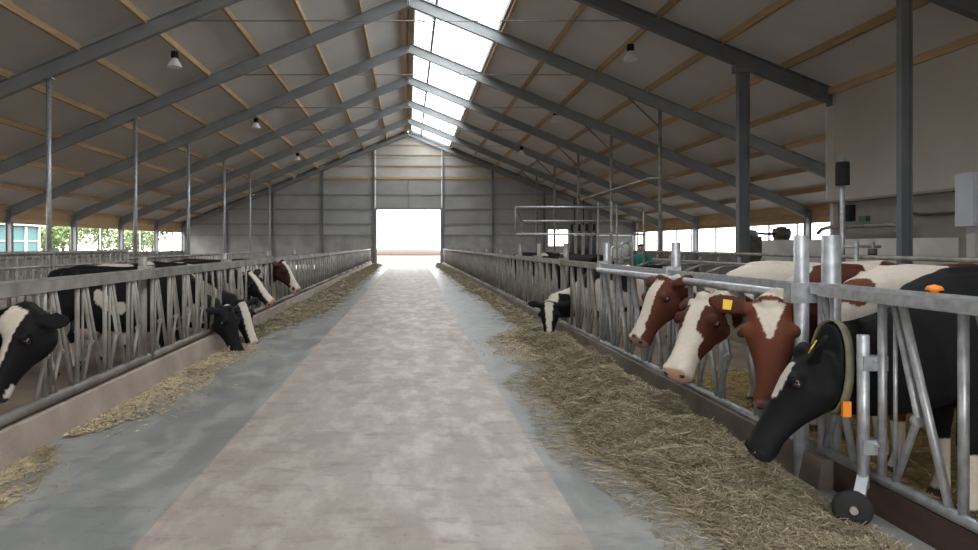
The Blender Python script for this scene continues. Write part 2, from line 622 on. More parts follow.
def wallrow(x0, x1, z0, z1, mt, nm, parent=wb, y=YE):
    """row of cladding clipped under the roof slope"""
    rf = lambda x: 11.17 - SL * abs(x)
    lim0 = (11.17 - z0) / SL
    a0, a1 = max(x0, -lim0), min(x1, lim0)
    if a1 - a0 < .02:
        return
    lim1 = (11.17 - z1) / SL
    xs = sorted(set([a0, a1] + [v for v in (-lim1, lim1, 0) if a0 < v < a1]))
    top = [(x, y, min(z1, rf(x))) for x in reversed(xs)]
    q = [(a0, y, z0), (a1, y, z0)] + [p for p in top if p[2] > z0 + 1e-4]
    MB().hexa(q, [(p[0], p[1] + .1, p[2]) for p in q]).build(nm, mt, parent)


for i in range(len(ZL) - 1):
    z0, z1 = ZL[i], ZL[i + 1] - .015
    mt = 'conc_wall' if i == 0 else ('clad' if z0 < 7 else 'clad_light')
    nm = 'base_panel' if i == 0 else 'cladding_panel'
    if z0 < DZ - .05:
        segs = [(-XW - .3, -11.2), (-11.2, -7.1), (-7.1, DX0), (DX1, 6.94), (6.94, 11.2), (11.2, XW + .3)]
    else:
        segs = [(-XW - .3, -7.1), (-7.1, -2.75), (-2.75, 2.75), (2.75, 6.94), (6.94, XW + .3)]
    for a, b in segs:
        if a == 11.2 and z0 < 3:
            # the row with the small window
            zz0, zz1 = max(z0, WZ0), min(z1, WZ1)
            wallrow(a, WX0, z0, z1, mt, nm); wallrow(WX1, b, z0, z1, mt, nm)
            if z0 < WZ0: wallrow(WX0, WX1, z0, WZ0, mt, nm)
            if z1 > WZ1: wallrow(WX0, WX1, WZ1, z1, mt, nm)
        else:
            wallrow(a + .005, b - .005, z0, z1, mt, nm)
for z in ZL[1:-1]:
    lim = (11.0 - z) / SL - .2
    segs = [(-min(lim, XW), min(lim, XW))] if z > DZ - .1 else [(-XW, DX0 - .1), (DX1 + .1, WX0 - .05 if z < 3 else XW)]
    for a, b in segs:
        th = .2 if abs(z - 7.18) < .01 else .1
        MB().box(a, b, YE - .09, YE, z - th / 2, z + th / 2).build('wall_rail', 'wood' if z > 6.5 else 'steel', wb)
for x in (-15, -11.2, -7.1, -2.85, 2.87, 6.94, 11.2, 15):
    MB().ibeam((x, YE - .14, 0), (x, YE - .14, min(zr(x) - .15, 99)), .14, .14, up=(0, 1, 0)).build('wall_post', 'steel_dark', wb)
MB().box(-.06, .06, YE - .12, YE, DZ, 7.1).build('wall_post', 'steel', wb)
MB().box(DX0 - .14, DX0, YE - .14, YE + .1, 0, DZ).build('door_jamb', 'steel', wb)
MB().box(DX1, DX1 + .14, YE - .14, YE + .1, 0, DZ).build('door_jamb', 'steel', wb)
MB().box(DX0 - .14, DX1 + .14, YE - .14, YE + .1, DZ, DZ + .12).build('door_head', 'steel', wb)
for sg in (-1, 1):
    MB().bar((0, YE - .02, zroof(0) - .02), (sg * (XW + .4), YE - .02, zroof(XW + .4) - .02), .1, .16).build('verge_trim', 'steel', wb)
w1 = empty('window_1', (12.35, YE, WZ0))
tag(w1, 'small two-pane window in the far gable wall', kind='structure')
mb = MB()
for a, b in ((WX0, WX0 + .09), (WX1 - .09, WX1), (12.31, 12.39)):
    mb.box(a, b, YE - .04, YE + .08, WZ0, WZ1)
mb.box(WX0, WX1, YE - .04, YE + .08, WZ0, WZ0 + .08).box(WX0, WX1, YE - .04, YE + .08, WZ1 - .08, WZ1)
mb.build('window_frame', 'steel', w1)
MB().box(WX0 + .09, 12.31, YE + .02, YE + .03, WZ0 + .08, WZ1 - .08).build('pane', 'glass', w1)
MB().box(12.39, WX1 - .09, YE + .02, YE + .03, WZ0 + .08, WZ1 - .08).build('pane', 'glass', w1)
# ---- gable behind the camera, with its own big doorway
wf = empty('wall_front', (0, YB, 0))
tag(wf, 'gable wall with a wide doorway at the camera end of the barn', kind='structure')
for i in range(len(ZL) - 1):
    z0, z1 = ZL[i], ZL[i + 1]
    if z0 < 5.2:
        wallrow(-XW - .3, -4.8, z0, z1, 'clad', 'cladding_panel', wf, YB - .1)
        wallrow(4.8, XW + .3, z0, z1, 'clad', 'cladding_panel', wf, YB - .1)
    else:
        wallrow(-XW - .3, XW + .3, z0, z1, 'clad', 'cladding_panel', wf, YB - .1)

# ---- room at the right: beige sheet wall above a recessed concrete base
XR = 11.95
wr = empty('wall_room', (XR, 10, 0))
tag(wr, 'beige sheeted room wall above a concrete base behind the pens', kind='structure')
yy = YB
while yy < 19.9:
    y1 = min(yy + 2.6, 20.0)
    MB().box(XR, XR + .12, yy + .006, y1 - .006, 2.9, zroof(XR) - .2).build('wall_sheet', 'room_wall', wr)
    yy = y1
MB().box(XR + .25, XR + .45, YB, 19.9, -.2, 2.9).build('base_wall', 'room_base', wr)
MB().box(XR - .02, XR + .25, YB, 20.0, 2.84, 2.9).build('wall_ledge', 'room_base', wr)
MB().box(XR + .12, XW + .3, 19.9, 20.05, -.2, zroof(XW) - .2).build('end_wall', 'room_wall', wr)
MB().box(XR - .06, XR + .02, YB, 20.0, zroof(XR) - .38, zroof(XR) - .18).build('top_beam', 'wood', wr)
MB().box(XR - .02, XR + .02, 19.96, 20.02, 2.9, zroof(XR) - .25).build('corner_trim', 'white', wr)

# ================================================================== FEED FENCES
XL, XF = -3.1, 2.87          # fence planes
ZB, ZT = .315, 1.28


def unit_meshes(tagname, sgn, zb, zt, mt, pitch, far):
    """four bar shapes of one headlock place; y runs away from the camera, so places are laid towards it (-y)"""
    n = 6 if far else 10
    h = zt - zb
    q = pitch / .65 * (1 if sgn > 0 else -1)
    d = {}
    th = 1 if sgn > 0 else .85
    d['bar'] = MB().tube([(0, 0, zb), (0, 0, zt)], .026 * th, n)
    d['rod'] = MB().tube([(0, -.12 * q, zb), (0, -.12 * q, zt)], .012, n)
    d['bent_bar'] = MB().tube([(0, -.11 * q, zt), (0, -.31 * q, zb + .43 * h), (0, -.29 * q, zb + .37 * h), (0, -.11 * q, zb)], .021 * th, n)
    d['locking_bar'] = MB().tube([(0, -.18 * q, zt), (0, -.56 * q, zb)], .024 * th, n)
    return d


def fence_panel(x, y0, y1, nunit, zb, zt, mt, label, group, side, far=False, join=False, top='box', clampends=(True, True), post=True, posth=1.5):
    e = empty('feed_fence', (x, (y0 + y1) / 2, zb - .1))
    pitch = (y1 - y0 - .12) / nunit
    if top == 'box':
        MB().box(x - .03, x + .03, y0 + .052, y1 - .052, zt - (.005 if x > 0 else .03), zt + .068).build('top_rail', mt, e)
    else:
        MB().box(x - .01, x + .05, y0 + .052, y1 - .052, zt + .0, zt + .075).build('top_rail', mt, e)
        MB().tube([(x - .05, y0 + .05, zt - .005), (x - .05, y1 - .05, zt - .005)], .036, 10).build('lock_tube', mt, e)
    if not far:
        MB().box(x - .022, x + .022, y0 + .06, y1 - .06, zt + .070, zt + .088).build('lock_strip', mt, e)
    MB().tube([(x, y0 + .055, zb), (x, y1 - .055, zb)], .035 if x > 0 else .045, 10).build('bottom_rail', mt if x > 0 else 'rail_worn', e)
    um = unit_meshes('', side, zb, zt, mt, pitch, far)
    if join:
        al = MB()
        for i in range(nunit):
            yy = y1 - .06 - i * pitch if side > 0 else y0 + .06 + i * pitch
            for k, m in um.items():
                al.add([(a + x, b + yy, c) for a, b, c in m.v], m.f, True)
        o = al.build('headlock_bars', mt, e)
        o['kind'] = 'stuff'
    else:
        ms = {k: m.mesh(k, mt) for k, m in um.items()}
        qq = pitch / .65 * (1 if side > 0 else -1)
        cl = MB().tube([(0, -.285 * qq, 0), (0, -.325 * qq, .0)], .032, 8).mesh('pivot', mt)
        for i in range(nunit):
            yy = y1 - .06 - i * pitch if side > 0 else y0 + .06 + i * pitch
            for k in ms:
                inst(ms[k], k, (x, yy, 0), e)
            inst(cl, 'pivot', (x, yy, zb + .4 * (zt - zb)), e)
    if post:
        xx = x + (.09 if x > 0 else -.09)
        MB().tube([(xx, y1, ZP if x > 0 else ZPL), (xx, y1, posth)], .05, 12).build('post', mt, e)
        MB().box(min(x, xx) - .04, max(x, xx) + .04, y1 - .05, y1 + .05, zt - .03, zt + .12).build('clamp', mt, e)
    tag(e, label, 'feed fence', group)
    return e


ORD = 'first second third fourth fifth sixth seventh eighth ninth tenth eleventh twelfth thirteenth fourteenth fifteenth sixteenth seventeenth'.split()
# fence at the left kerb: 3.7 long panels
y = 1.0
i = 0
lab = {0: None}
while y < YE - .5:
    y1 = min(y + 3.7, YE - .2)
    far = y > 19
    nu = max(2, round((y1 - y) / .617))
    if not far:
        l = ['headlock fence panel before the first black and white head on the pinkish kerb',
             'headlock fence panel with a black and white cow head leaning out over the pinkish kerb',
             'headlock fence panel between the leaning cow head and the two feeding cows, pinkish kerb',
             'headlock fence panel where two black and white cows feed at the pinkish kerb',
             'headlock fence panel with dark brown cow head on the pinkish kerb'][min(i, 4)]
        fence_panel(XL, y, y1, nu, ZB, ZT, 'galv_dirty', l, 'feed fence panels on the pinkish kerb', -1)
    else:
        fence_panel(XL, y, y1, nu, ZB, ZT, 'galv_dirty', 'plain headlock fence panel on the pinkish kerb, %s from the far doorway' % ORD[max(0, 15 - i)],
                    'feed fence panels on the pinkish kerb', -1, far=True, join=True, posth=1.42)
    y = y1
    i += 1

# fence at the right kerb
pan = [(5.06, 7.75, 'headlock fence panel with three red and white cow heads behind the hay heap', 'tube'),
       (7.75, 10.45, 'headlock fence panel just beyond the red and white heads', 'tube'),
       (10.45, 13.15, 'headlock fence panel where a black and white cow feeds head down on brown kerb', 'box'),
       (13.15, 15.85, 'headlock fence panel just beyond the feeding black and white cow on brown kerb', 'box'),
       (15.85, 18.55, 'headlock fence panel of dull bars on brown kerb under the raised pipe rack', 'box')]
for y0, y1, l, tp in pan:
    fence_panel(XF, y0, y1, 4, .22, 1.29, 'galv' if y0 < 9 else 'galv_dirty', l, 'feed fence panels on the brown kerb', 1, top=tp, posth=1.68)
y = 18.55
while y < YE - .5:
    y1 = min(y + 3.92, YE - .2)
    fence_panel(XF, y, y1, 6, .22, 1.29, 'galv_dirty', 'plain headlock fence panel on the brown kerb, %s from the far doorway' % ORD[int((YE - .3 - y) / 3.92)],
                'feed fence panels on the brown kerb', 1, far=True, join=True, posth=1.5)
    y = y1

# wheeled gate of headlocks nearest the camera
g = fence_panel(XF, 2.32, 4.92, 4, .23, 1.30, 'galv', 'galvanised headlock gate on a rubber wheel in front of the black cow', None, 1, post=False)
g.name = 'headlock_gate'
g['category'] = 'gate'
MB().lathe([(.0, .055), (.035, .045), (.045, .025), (.02, .02), (.02, 0)], (XF, 3.82, 1.385 - .005), 12).build('cap', 'orange', g)
MB().box(XF - .06, XF - .03, 2.34, 4.90, 1.31, 1.365).build('face_rail', 'galv', g)
cp = MB().tube([(2.78, 4.28, .17), (2.78, 4.28, 1.1)], .034, 12).build('caster_post', 'galv', g)
for zz in (.42, .93):
    MB().box(2.76, 2.91, 4.245, 4.315, zz - .045, zz + .045).build('clamp', 'galv', g)
    MB().tube([(2.83, 4.22, zz + .02), (2.83, 4.34, zz + .02)], .012, 6).build('bolt', 'galv', g)
MB().bar((2.79, 4.29, .24), (2.64, 4.12, .10), .06, .045).build('caster_fork', 'galv', g)
wh = MB()
wc = (2.60, 4.10, .105)
ax = Vector((.35, .94, 0)).normalized()
prof = [(.03, -.03), (.085, -.03), (.105, -.018), (.105, .018), (.085, .03), (.03, .03), (.03, -.03)]
vs, fs = [], []
n = 20
sd = ax.cross(Vector((0, 0, 1)))
for r, t in prof:
    for k in range(n):
        a = 2 * math.pi * k / n
        vs.append(Vector(wc) + ax * t + (sd * math.cos(a) + Vector((0, 0, 1)) * math.sin(a)) * r)
for i in range(len(prof) - 1):
    for k in range(n):
        a, b = i * n + k, i * n + (k + 1) % n
        fs.append((a, b, b + n, a + n))
wh.add(vs, fs, True)
wo = wh.build('wheel', 'black', g)
MB().tube([Vector(wc) - ax * .045, Vector(wc) + ax * .045], .022, 10).build('hub', 'galv_dirty', wo)

# two tall posts where the gate meets the fence
for px, r, l in ((2.80, .05, 'slim tall galvanised gate post beside the fence end'), (2.99, .062, 'thick tall galvanised post just behind the slim gate post')):
    p = MB().tube([(px, 4.99 - (px - 2.80) * .2, 0 if px < 2.9 else ZP), (px, 4.99 - (px - 2.80) * .2, 1.72)], r, 14)
    tag(p.build('gate_post', 'galv'), l, 'post')
tag(MB().box(2.70, 2.92, 4.94, 5.04, 1.24, 1.38).build('latch_bracket', 'galv'), 'galvanised latch bracket on the slim gate post', 'bracket')

# ================================================================== COWS
HD = [(-.05, .055, -.04, -.12), (-.015, .09, -.012, -.17), (.04, .105, .012, -.225), (.10, .118, .018, -.25), (.16, .122, .018, -.25),
      (.22, .105, .010, -.23), (.30, .082, .0, -.19), (.38, .070, -.006, -.165), (.44, .070, -.008, -.155), (.49, .080, -.01, -.16),
      (.53, .080, -.02, -.158), (.56, .062, -.04, -.145), (.575, .03, -.07, -.12)]
TO = [(-1.60, 1.20, .09, .12), (-1.54, 1.16, .19, .22), (-1.40, 1.10, .27, .31), (-1.2, 1.06, .29, .35), (-.95, 1.01, .31, .39),
      (-.65, .97, .33, .42), (-.35, .97, .32, .425), (-.05, 1.0, .28, .42), (.15, 1.02, .24, .385), (.30, 1.03, .18, .31), (.40, 1.02, .10, .2)]


def ring(c, a, b, sa, sb, n=18, p=2.3):
    out = []
    for k in range(n):
        t = 2 * math.pi * k / n
        ct, st = math.cos(t), math.sin(t)
        out.append(Vector(c) + Vector(a) * (sa * math.copysign(abs(ct) ** (2 / p), ct)) + Vector(b) * (sb * math.copysign(abs(st) ** (2 / p), st)))
    return out


def loft(mb, rings):
    n = len(rings[0])
    vs = [v for r in rings for v in r]
    fs = []
    for i in range(len(rings) - 1):
        for k in range(n):
            a, b = i * n + k, i * n + (k + 1) % n
            fs.append((a, b, b + n, a + n))
    fs.append(tuple(reversed(range(n))))
    e = (len(rings) - 1) * n
    fs.append(tuple(e + k for k in range(n)))
    mb.add(vs, fs, True)


def ball(mb, c, r, n=10):
    c = Vector(c)
    rg = []
    for i in range(1, n):
        a = math.pi * i / n
        rg.append(ring(c + Vector((0, 0, -math.cos(a) * r[2])), (1, 0, 0), (0, 1, 0), r[0] * math.sin(a), r[1] * math.sin(a), 14, 2))
    loft(mb, rg)


def remesh(mb, name, vox, smooth=4):
    me = bpy.data.meshes.new(name)
    me.from_pydata([tuple(v) for v in mb.v], [], mb.f)
    bm = bmesh.new(); bm.from_mesh(me)
    bmesh.ops.recalc_face_normals(bm, faces=bm.faces)
    bm.to_mesh(me); bm.free()
    ob = bpy.data.objects.new('tmp', me)
    COL.objects.link(ob)
    r = ob.modifiers.new('r', 'REMESH')
    r.mode = 'VOXEL'
    r.voxel_size = vox
    if smooth:
        s = ob.modifiers.new('s', 'SMOOTH')
        s.iterations = smooth
        s.factor = .5
    dg = bpy.context.evaluated_depsgraph_get()
    out = bpy.data.meshes.new_from_object(ob.evaluated_get(dg))
    bpy.data.objects.remove(ob)
    bpy.data.meshes.remove(me)
    out.name = name
    out.polygons.foreach_set('use_smooth', [True] * len(out.polygons))
    return out


def cow(label, org, heading, poll, d, u, coat, face, vox=.02, hs=1.12, seed=0, collar=None, tags=(), eartag=None,
        group='cows at the feed fences', earpose=(0, 0), white_thr=.0, pscale=1.6, bs=1.0, hd=1.12, nk=.155, coltag=True):
    """org: metres, ground point under the withers; poll/d/u: world metres / directions of the head"""
    root = bpy.data.objects.new('dairy_cow', None)
    root.location = org
    root.empty_display_size = .1
    COL.objects.link(root)
    R = Matrix.Rotation(heading, 3, 'Z')
    Ri = R.transposed()
    og = Vector(org)
    P = Ri @ (Vector(poll) - og)
    D = (Ri @ Vector(d)).normalized()
    U = Ri @ Vector(u)
    U = (U - D * U.dot(D)).normalized()
    Sd = U.cross(D)                  # the cow's left when D forward, U up
    mb = MB()
    # torso
    loft(mb, [ring((x * bs, 0, z * bs), (0, 1, 0), (0, 0, 1), w * bs, h * bs, 20, 2.4) for x, z, w, h in TO])
    # spine ridge, hip bones
    for sg in (-1, 1):
        ball(mb, (-1.22 * bs, sg * .22 * bs, 1.33 * bs), (.11, .07, .06))
    loft(mb, [ring((x * bs, 0, z * bs), (0, 1, 0), (0, 0, 1), .06, .05, 10, 2) for x, z in ((-1.58, 1.30), (-1.2, 1.40), (-.6, 1.375), (-.1, 1.40), (.12, 1.38))])
    # neck along a bezier
    B0 = Vector((-.02 * bs, 0, 1.03 * bs))
    jaw = P - U * .12 * hs - D * .0 * hs
    mid = B0.lerp(jaw, .5) + Vector((.10, 0, .03))
    fwd = (Vector((1, 0, .12)) * .38)
    B1 = B0.lerp(jaw, .36) + Vector((.04, 0, -.09))
    B2 = B0.lerp(jaw, .72) + Vector((0, 0, -.09))
    rg = []
    for i in range(9):
        t = i / 8
        q = B0 * (1 - t) ** 3 + B1 * 3 * t * (1 - t) ** 2 + B2 * 3 * t * t * (1 - t) + jaw * t ** 3
        tn = ((B1 - B0) * (1 - t) ** 2 + (B2 - B1) * 2 * t * (1 - t) + (jaw - B2) * t * t).normalized()
        lat = Vector((0, 1, 0)).lerp(Sd, t)
        lat = (lat - tn * lat.dot(tn)).normalized()
        nn = lat.cross(tn)
        hw = .17 + (.10 * hs - .17) * t ** .8
        hh = .33 + (nk * hs - .33) * t ** 1.15
        rg.append(ring(q, lat, nn, hw, hh, 16, 2.2))
    loft(mb, rg)
    ball(mb, tuple(jaw + D * .06 * hs), (.1 * hs, .1 * hs, .1 * hs))
    # head
    hp = lambda t, s, w: P + (D * t + Sd * s * 1.1 + U * w * hd) * hs
    loft(mb, [ring(hp(t, 0, (a + b) / 2), Sd, U, hw * hs * 1.1, (a - b) / 2 * hs * hd, 18, 2.5) for t, hw, a, b in HD])
    for sg in (-1, 1):
        # brow, cheek, nostril wing
        q = hp(.15, sg * .105, -.03)
        ball(mb, tuple(q), (.04 * hs,) * 3, 8)
        q = hp(.12, sg * .075, -.17)
        ball(mb, tuple(q), (.065 * hs,) * 3, 8)
        q = hp(.525, sg * .045, -.045)
        ball(mb, tuple(q), (.035 * hs,) * 3, 8)
        # ear: leaf with a drooping, cupped blade
        ea, eb = earpose
        base = hp(.02, sg * .085, -.05)
        dirv = (Sd * sg * 1.0 - D * (.18 + ea) - U * (.12 + eb)).normalized()
        wv = (D - dirv * D.dot(dirv)).normalized()
        nv = dirv.cross(wv)
        er = []
        for k, (tt, ww, th) in enumerate(((0, .028, .024), (.06, .05, .02), (.12, .062, .016), (.17, .055, .014), (.21, .03, .012), (.225, .012, .01))):
            er.append(ring(base + dirv * tt * hs, wv, nv, ww * hs, th * hs, 10, 2))
        loft(mb, er)
    ball(mb, tuple(hp(-.01, 0, -.02)), (.06 * hs, .06 * hs, .05 * hs), 8)
    # legs
    for sg in (-1, 1):
        ox = .05 * sg
        loft(mb, [ring((x * bs, sg * y * bs, z * bs), (1, 0, 0), (0, 1, 0), a, b, 12, 2) for x, y, z, a, b in
                  ((.04, .17, 1.0, .17, .09), (.06, .18, .78, .12, .08), (.03 + ox, .18, .60, .075, .062), (.05 + ox, .17, .42, .055, .052),
                   (.04 + ox, .17, .38, .046, .044), (.03 + ox, .17, .17, .038, .036), (.04 + ox, .17, .10, .048, .046), (.07 + ox, .17, .01, .066, .056))])
        loft(mb, [ring((x * bs, sg * y * bs, z * bs), (1, 0, 0), (0, 1, 0), a, b, 12, 2) for x, y, z, a, b in
                  ((-1.28, .18, 1.15, .22, .10), (-1.26, .21, .92, .22, .11), (-1.30, .22, .74, .14, .085), (-1.42 + ox, .21, .56, .075, .055),
                   (-1.47 + ox, .2, .48, .065, .05), (-1.45 + ox, .2, .38, .046, .04), (-1.42 + ox, .2, .16, .04, .036), (-1.40 + ox, .2, .10, .05, .046),
                   (-1.36 + ox, .2, .01, .066, .056))])
    ball(mb, (-1.05 * bs, 0, .62 * bs), (.24, .19, .16))
    for sx in (-.08, .08):
        for sy in (-.07, .07):
            loft(mb, [ring((-1.05 + sx, sy, z), (1, 0, 0), (0, 1, 0), .016, .016, 8, 2) for z in (.55, .42)])
    # tail
    loft(mb, [ring(p, (1, 0, 0), (0, 1, 0), r, r, 8, 2) for p, r in
              (((-1.56 * bs, 0, 1.30 * bs), .035), ((-1.66 * bs, 0, 1.24 * bs), .032), ((-1.70 * bs, 0, 1.0), .026), ((-1.70 * bs, .02, .7), .024), ((-1.69 * bs, .03, .52), .045), ((-1.68 * bs, .03, .36), .02))])
    me = remesh(mb, 'body', vox)
    # ---- coat colours of the animal itself
    co = np.empty(len(me.vertices) * 3)
    me.vertices.foreach_get('co', co)
    co = co.reshape(-1, 3)
    cols = np.ones((len(co), 4), dtype=np.float32)
    WH = (.62, .56, .48)
    sv = Vector((seed * 7.3, seed * 3.1, seed * 5.7))
    for i, p in enumerate(co):
        v = Vector(p)
        r = v - P
        t, s_, w = r.dot(D) / hs, r.dot(Sd) / hs / 1.1, r.dot(U) / hs / hd
        ishead = (-.03 < t < .62 and -.30 < w < .08 and abs(s_) < .14)
        isear = (abs(s_) > .115 and abs(s_) < .36 and t < .09 and t > -.17 and -.22 < w < .08 and (v - P).length < .36 * hs)
        if isear:
            c = face('ear', t, s_, w, coat, WH)
        elif ishead:
            c = face('head', t, s_, w + .02 * noise.noise(v * 14 + sv), coat, WH)
        else:
            nz = noise.noise(v * pscale + sv) + .35 * noise.noise(v * pscale * 2.6 + sv)
            c = coat if nz > white_thr else WH
            if v.z < .38 * bs and white_thr > -2:
                c = WH
            if v.z < .07:
                c = (.05, .045, .04)
            elif v.x < -1.63 * bs and v.z < .62:
                c = WH
            elif (v - Vector((-1.05 * bs, 0, .58))).length < .2 and v.z < .62:
                c = (.50, .36, .30)
        cols[i, :3] = c
    at = me.color_attributes.new('coat', 'FLOAT_COLOR', 'POINT')
    at.data.foreach_set('color', cols.ravel())
    me.materials.append(M['coat'])
    root.rotation_euler = (0, 0, heading)
    b = bpy.data.objects.new('body', me)
    b.parent = root
    COL.objects.link(b)

    def child(m2, nm, mt, par=None):
        o = bpy.data.objects.new(nm, m2.mesh(nm, mt, 1.0))
        o.parent = par or root
        COL.objects.link(o)
        return o
    for sg in (-1, 1):
        e = MB(); ball(e, tuple(hp(.165, sg * .128, -.045)), (.024 * hs,) * 3, 10)
        child(e, 'eye', 'eye')
    for sg in (-1, 1):
        e = MB(); ball(e, tuple(hp(.555, sg * .05, -.06)), (.017 * hs, .017 * hs, .014 * hs), 8)
        child(e, 'nostril', 'eye')
    if eartag:
        for sg in eartag:
            ea, eb = earpose
            base = hp(.02, sg * .085, -.05)
            dirv = (Sd * sg * 1.0 - D * (.18 + ea) - U * (.12 + eb)).normalized()
            wv = (D - dirv * D.dot(dirv)).normalized()
            nv = dirv.cross(wv)
            if nv.dot(U) < 0: nv = -nv
            q = base + dirv * .12 * hs + nv * .026 * hs
            m2 = MB().hexa([q + wv * a + dirv * b_ for a, b_ in ((-.02, -.028), (.045, -.028), (.05, .02), (-.015, .028))],
                           [q + nv * .006 + wv * a + dirv * b_ for a, b_ in ((-.02, -.028), (.045, -.028), (.05, .02), (-.015, .028))])
            child(m2, 'ear_tag', 'yellow')
    if collar:
        # strap round the neck just behind the head
        t = collar
        q = B0 * (1 - t) ** 3 + B1 * 3 * t * (1 - t) ** 2 + B2 * 3 * t * t * (1 - t) + jaw * t ** 3
        tn = ((B1 - B0) * (1 - t) ** 2 + (B2 - B1) * 2 * t * (1 - t) + (jaw - B2) * t * t).normalized()
        lat = Vector((0, 1, 0)).lerp(Sd, t)
        lat = (lat - tn * lat.dot(tn)).normalized()
        nn = lat.cross(tn)
        hw = .17 + (.10 * hs - .17) * t ** .8 + .014
        hh = .33 + (nk * hs - .33) * t ** 1.15 + .008
        m2 = MB()
        rings = [ring(q + tn * o, lat, nn, hw + th, hh + th, 24, 2.2) for o, th in ((-.025, 0), (-.025, .008), (.025, .008), (.025, 0))]
        vs = [v for r_ in rings for v in r_]
        fs = []
        for i in range(4):
            for k in range(24):
                a, b_ = i * 24 + k, i * 24 + (k + 1) % 24
                j = ((i + 1) % 4) * 24 - i * 24
                fs.append((a, b_, b_ + j, a + j))
        m2.add(vs, fs, True)
        st = child(m2, 'collar', 'collar')
        if not coltag: tag(root, label, 'cow', group); return root
        # tag hanging low at the side that faces the camera
        cand = [q + lat * sl * hw * .6 + nn * sn * hh * .8 for sl in (-1, 1) for sn in (-1, 1)]
        w_ = [(R @ c_) for c_ in cand]
        best = min(range(4), key=lambda k: w_[k].z + w_[k].y * .8)
        c0 = cand[best] + (lat if (R @ lat).y < 0 else -lat) * .035
        m2 = MB().box(c0.x - .022, c0.x + .022, c0.y - .010, c0.y + .010, c0.z - .06, c0.z + .02)
        tg = child(m2, 'collar_tag', 'orange', st)
    tag(root, label, 'cow', group)
    return root


BLK = (.008, .008, .009)
RED = (.13, .042, .022)
BRN = (.075, .022, .013)
PINK = (.46, .27, .21)


def f_blaze(w0=.03, w1=.03, muzzle=PINK, shift=0, tmax=1):
    def f(kind, t, s, w, c, WH):
        if kind == 'ear': return c
        if t > .53: return muzzle
        if w > -.10 and abs(s - shift) < w0 + (w1 - w0) * t / .5 and t < tmax and t > -.01: return WH
        if t > .44 and w < -.10: return WH
        return c
    return f


def f_black_star(kind, t, s, w, c, WH):
    if kind == 'ear': return c
    if w > -.06 and .07 < t < .27 and abs(s) < .075 - .25 * abs(t - .16): return WH
    if t > .53: return (.02, .019, .02)
    return c


def f_white_patch(kind, t, s, w, c, WH):
    """white face, dark brown patch round each eye"""
    if kind == 'ear': return c
    if t > .54: return PINK
    e1 = ((t - .16) / .12) ** 2 + ((w + .07) / .115) ** 2
    e2 = ((t - .30) / .09) ** 2 + ((w + .11) / .055) ** 2
    if abs(s) > .045 and (e1 < 1 or e2 < 1): return c
    return WH


def f_red_star(kind, t, s, w, c, WH):
    if kind == 'ear': return BRN
    if w > -.06 and -.0 < t < .20 and abs(s) < .062 * (1 - t / .20) + .012: return WH
    if t > .53: return (.25, .15, .12)
    return c


def f_red_blaze(kind, t, s, w, c, WH):
    if kind == 'ear': return BRN
    if t > .54: return (.30, .19, .15)
    if w > -.03 and abs(s) < .055 and t > .02: return WH
    if w > -.03 and t > .40: return WH
    return c


def W(px, py, Y):
    """point on the ray of a picture position at plan depth Y, in metres"""
    return ((px - 408.5) * Y / 700 * K, Y * K, (H - (py - 245) * Y / 700) * K)


PI = math.pi
# -- right side, facing the passage (-x)
ZPm = ZP * K
ZLm = ZPL * K
cow('black cow with white forehead star and collar, head down through the wheeled gate',
    (3.16, 4.0, ZPm), PI, W(801, 352, 4.52), (-.40, .0, -.62), (-.78, .36, .52), BLK, f_black_star, vox=.0135, seed=1, collar=.95,
    white_thr=-.62, hs=1.1, earpose=(.3, -.3), eartag=(1,), bs=.96, hd=.98, nk=.215)
cow('red cow with a white star on its forehead facing down beside the gate post',
    (3.27, 4.72, ZPm), PI, W(769, 302, 5.1), (-.10, -.22, -.62), (-.48, -.80, .30), RED, f_red_star, vox=.0135, seed=2, white_thr=.22, pscale=2.0,
    hs=1.16, earpose=(.0, -.25), eartag=(-1,), bs=.95, nk=.13)
cow('cow with a white face and dark brown eye patch leaning out over the hay',
    (3.27, 5.45, ZPm), PI, W(703, 297, 6.05), (-.40, -.26, -.60), (-.68, -.48, .48), BRN, f_white_patch, vox=.0135, seed=3, white_thr=.14, pscale=2.3,
    hs=1.14, earpose=(.15, .55), eartag=(1,), bs=.94, nk=.125)
cow('reddish brown cow with a narrow white blaze, head beside the white-faced cow',
    (3.27, 6.5, ZPm), PI, W(660, 279, 7.35), (-.36, -.16, -.58), (-.78, -.22, .5), (.10, .032, .020), f_red_blaze, vox=.0135, seed=4, white_thr=.18, pscale=2.3,
    hs=1.1, earpose=(.2, .0), bs=.94, nk=.125)
cow('black and white cow feeding head down at the brown kerb beside a dull fence panel',
    (3.05, 11.0, ZPm), PI * 1.03, W(549, 303, 12.2), (-.04, -.20, -.62), (-.25, -.95, .2), BLK, f_blaze(.055, .02, (.05, .04, .04)), vox=.02, seed=5,
    white_thr=-.1, hs=1.06, bs=.82)
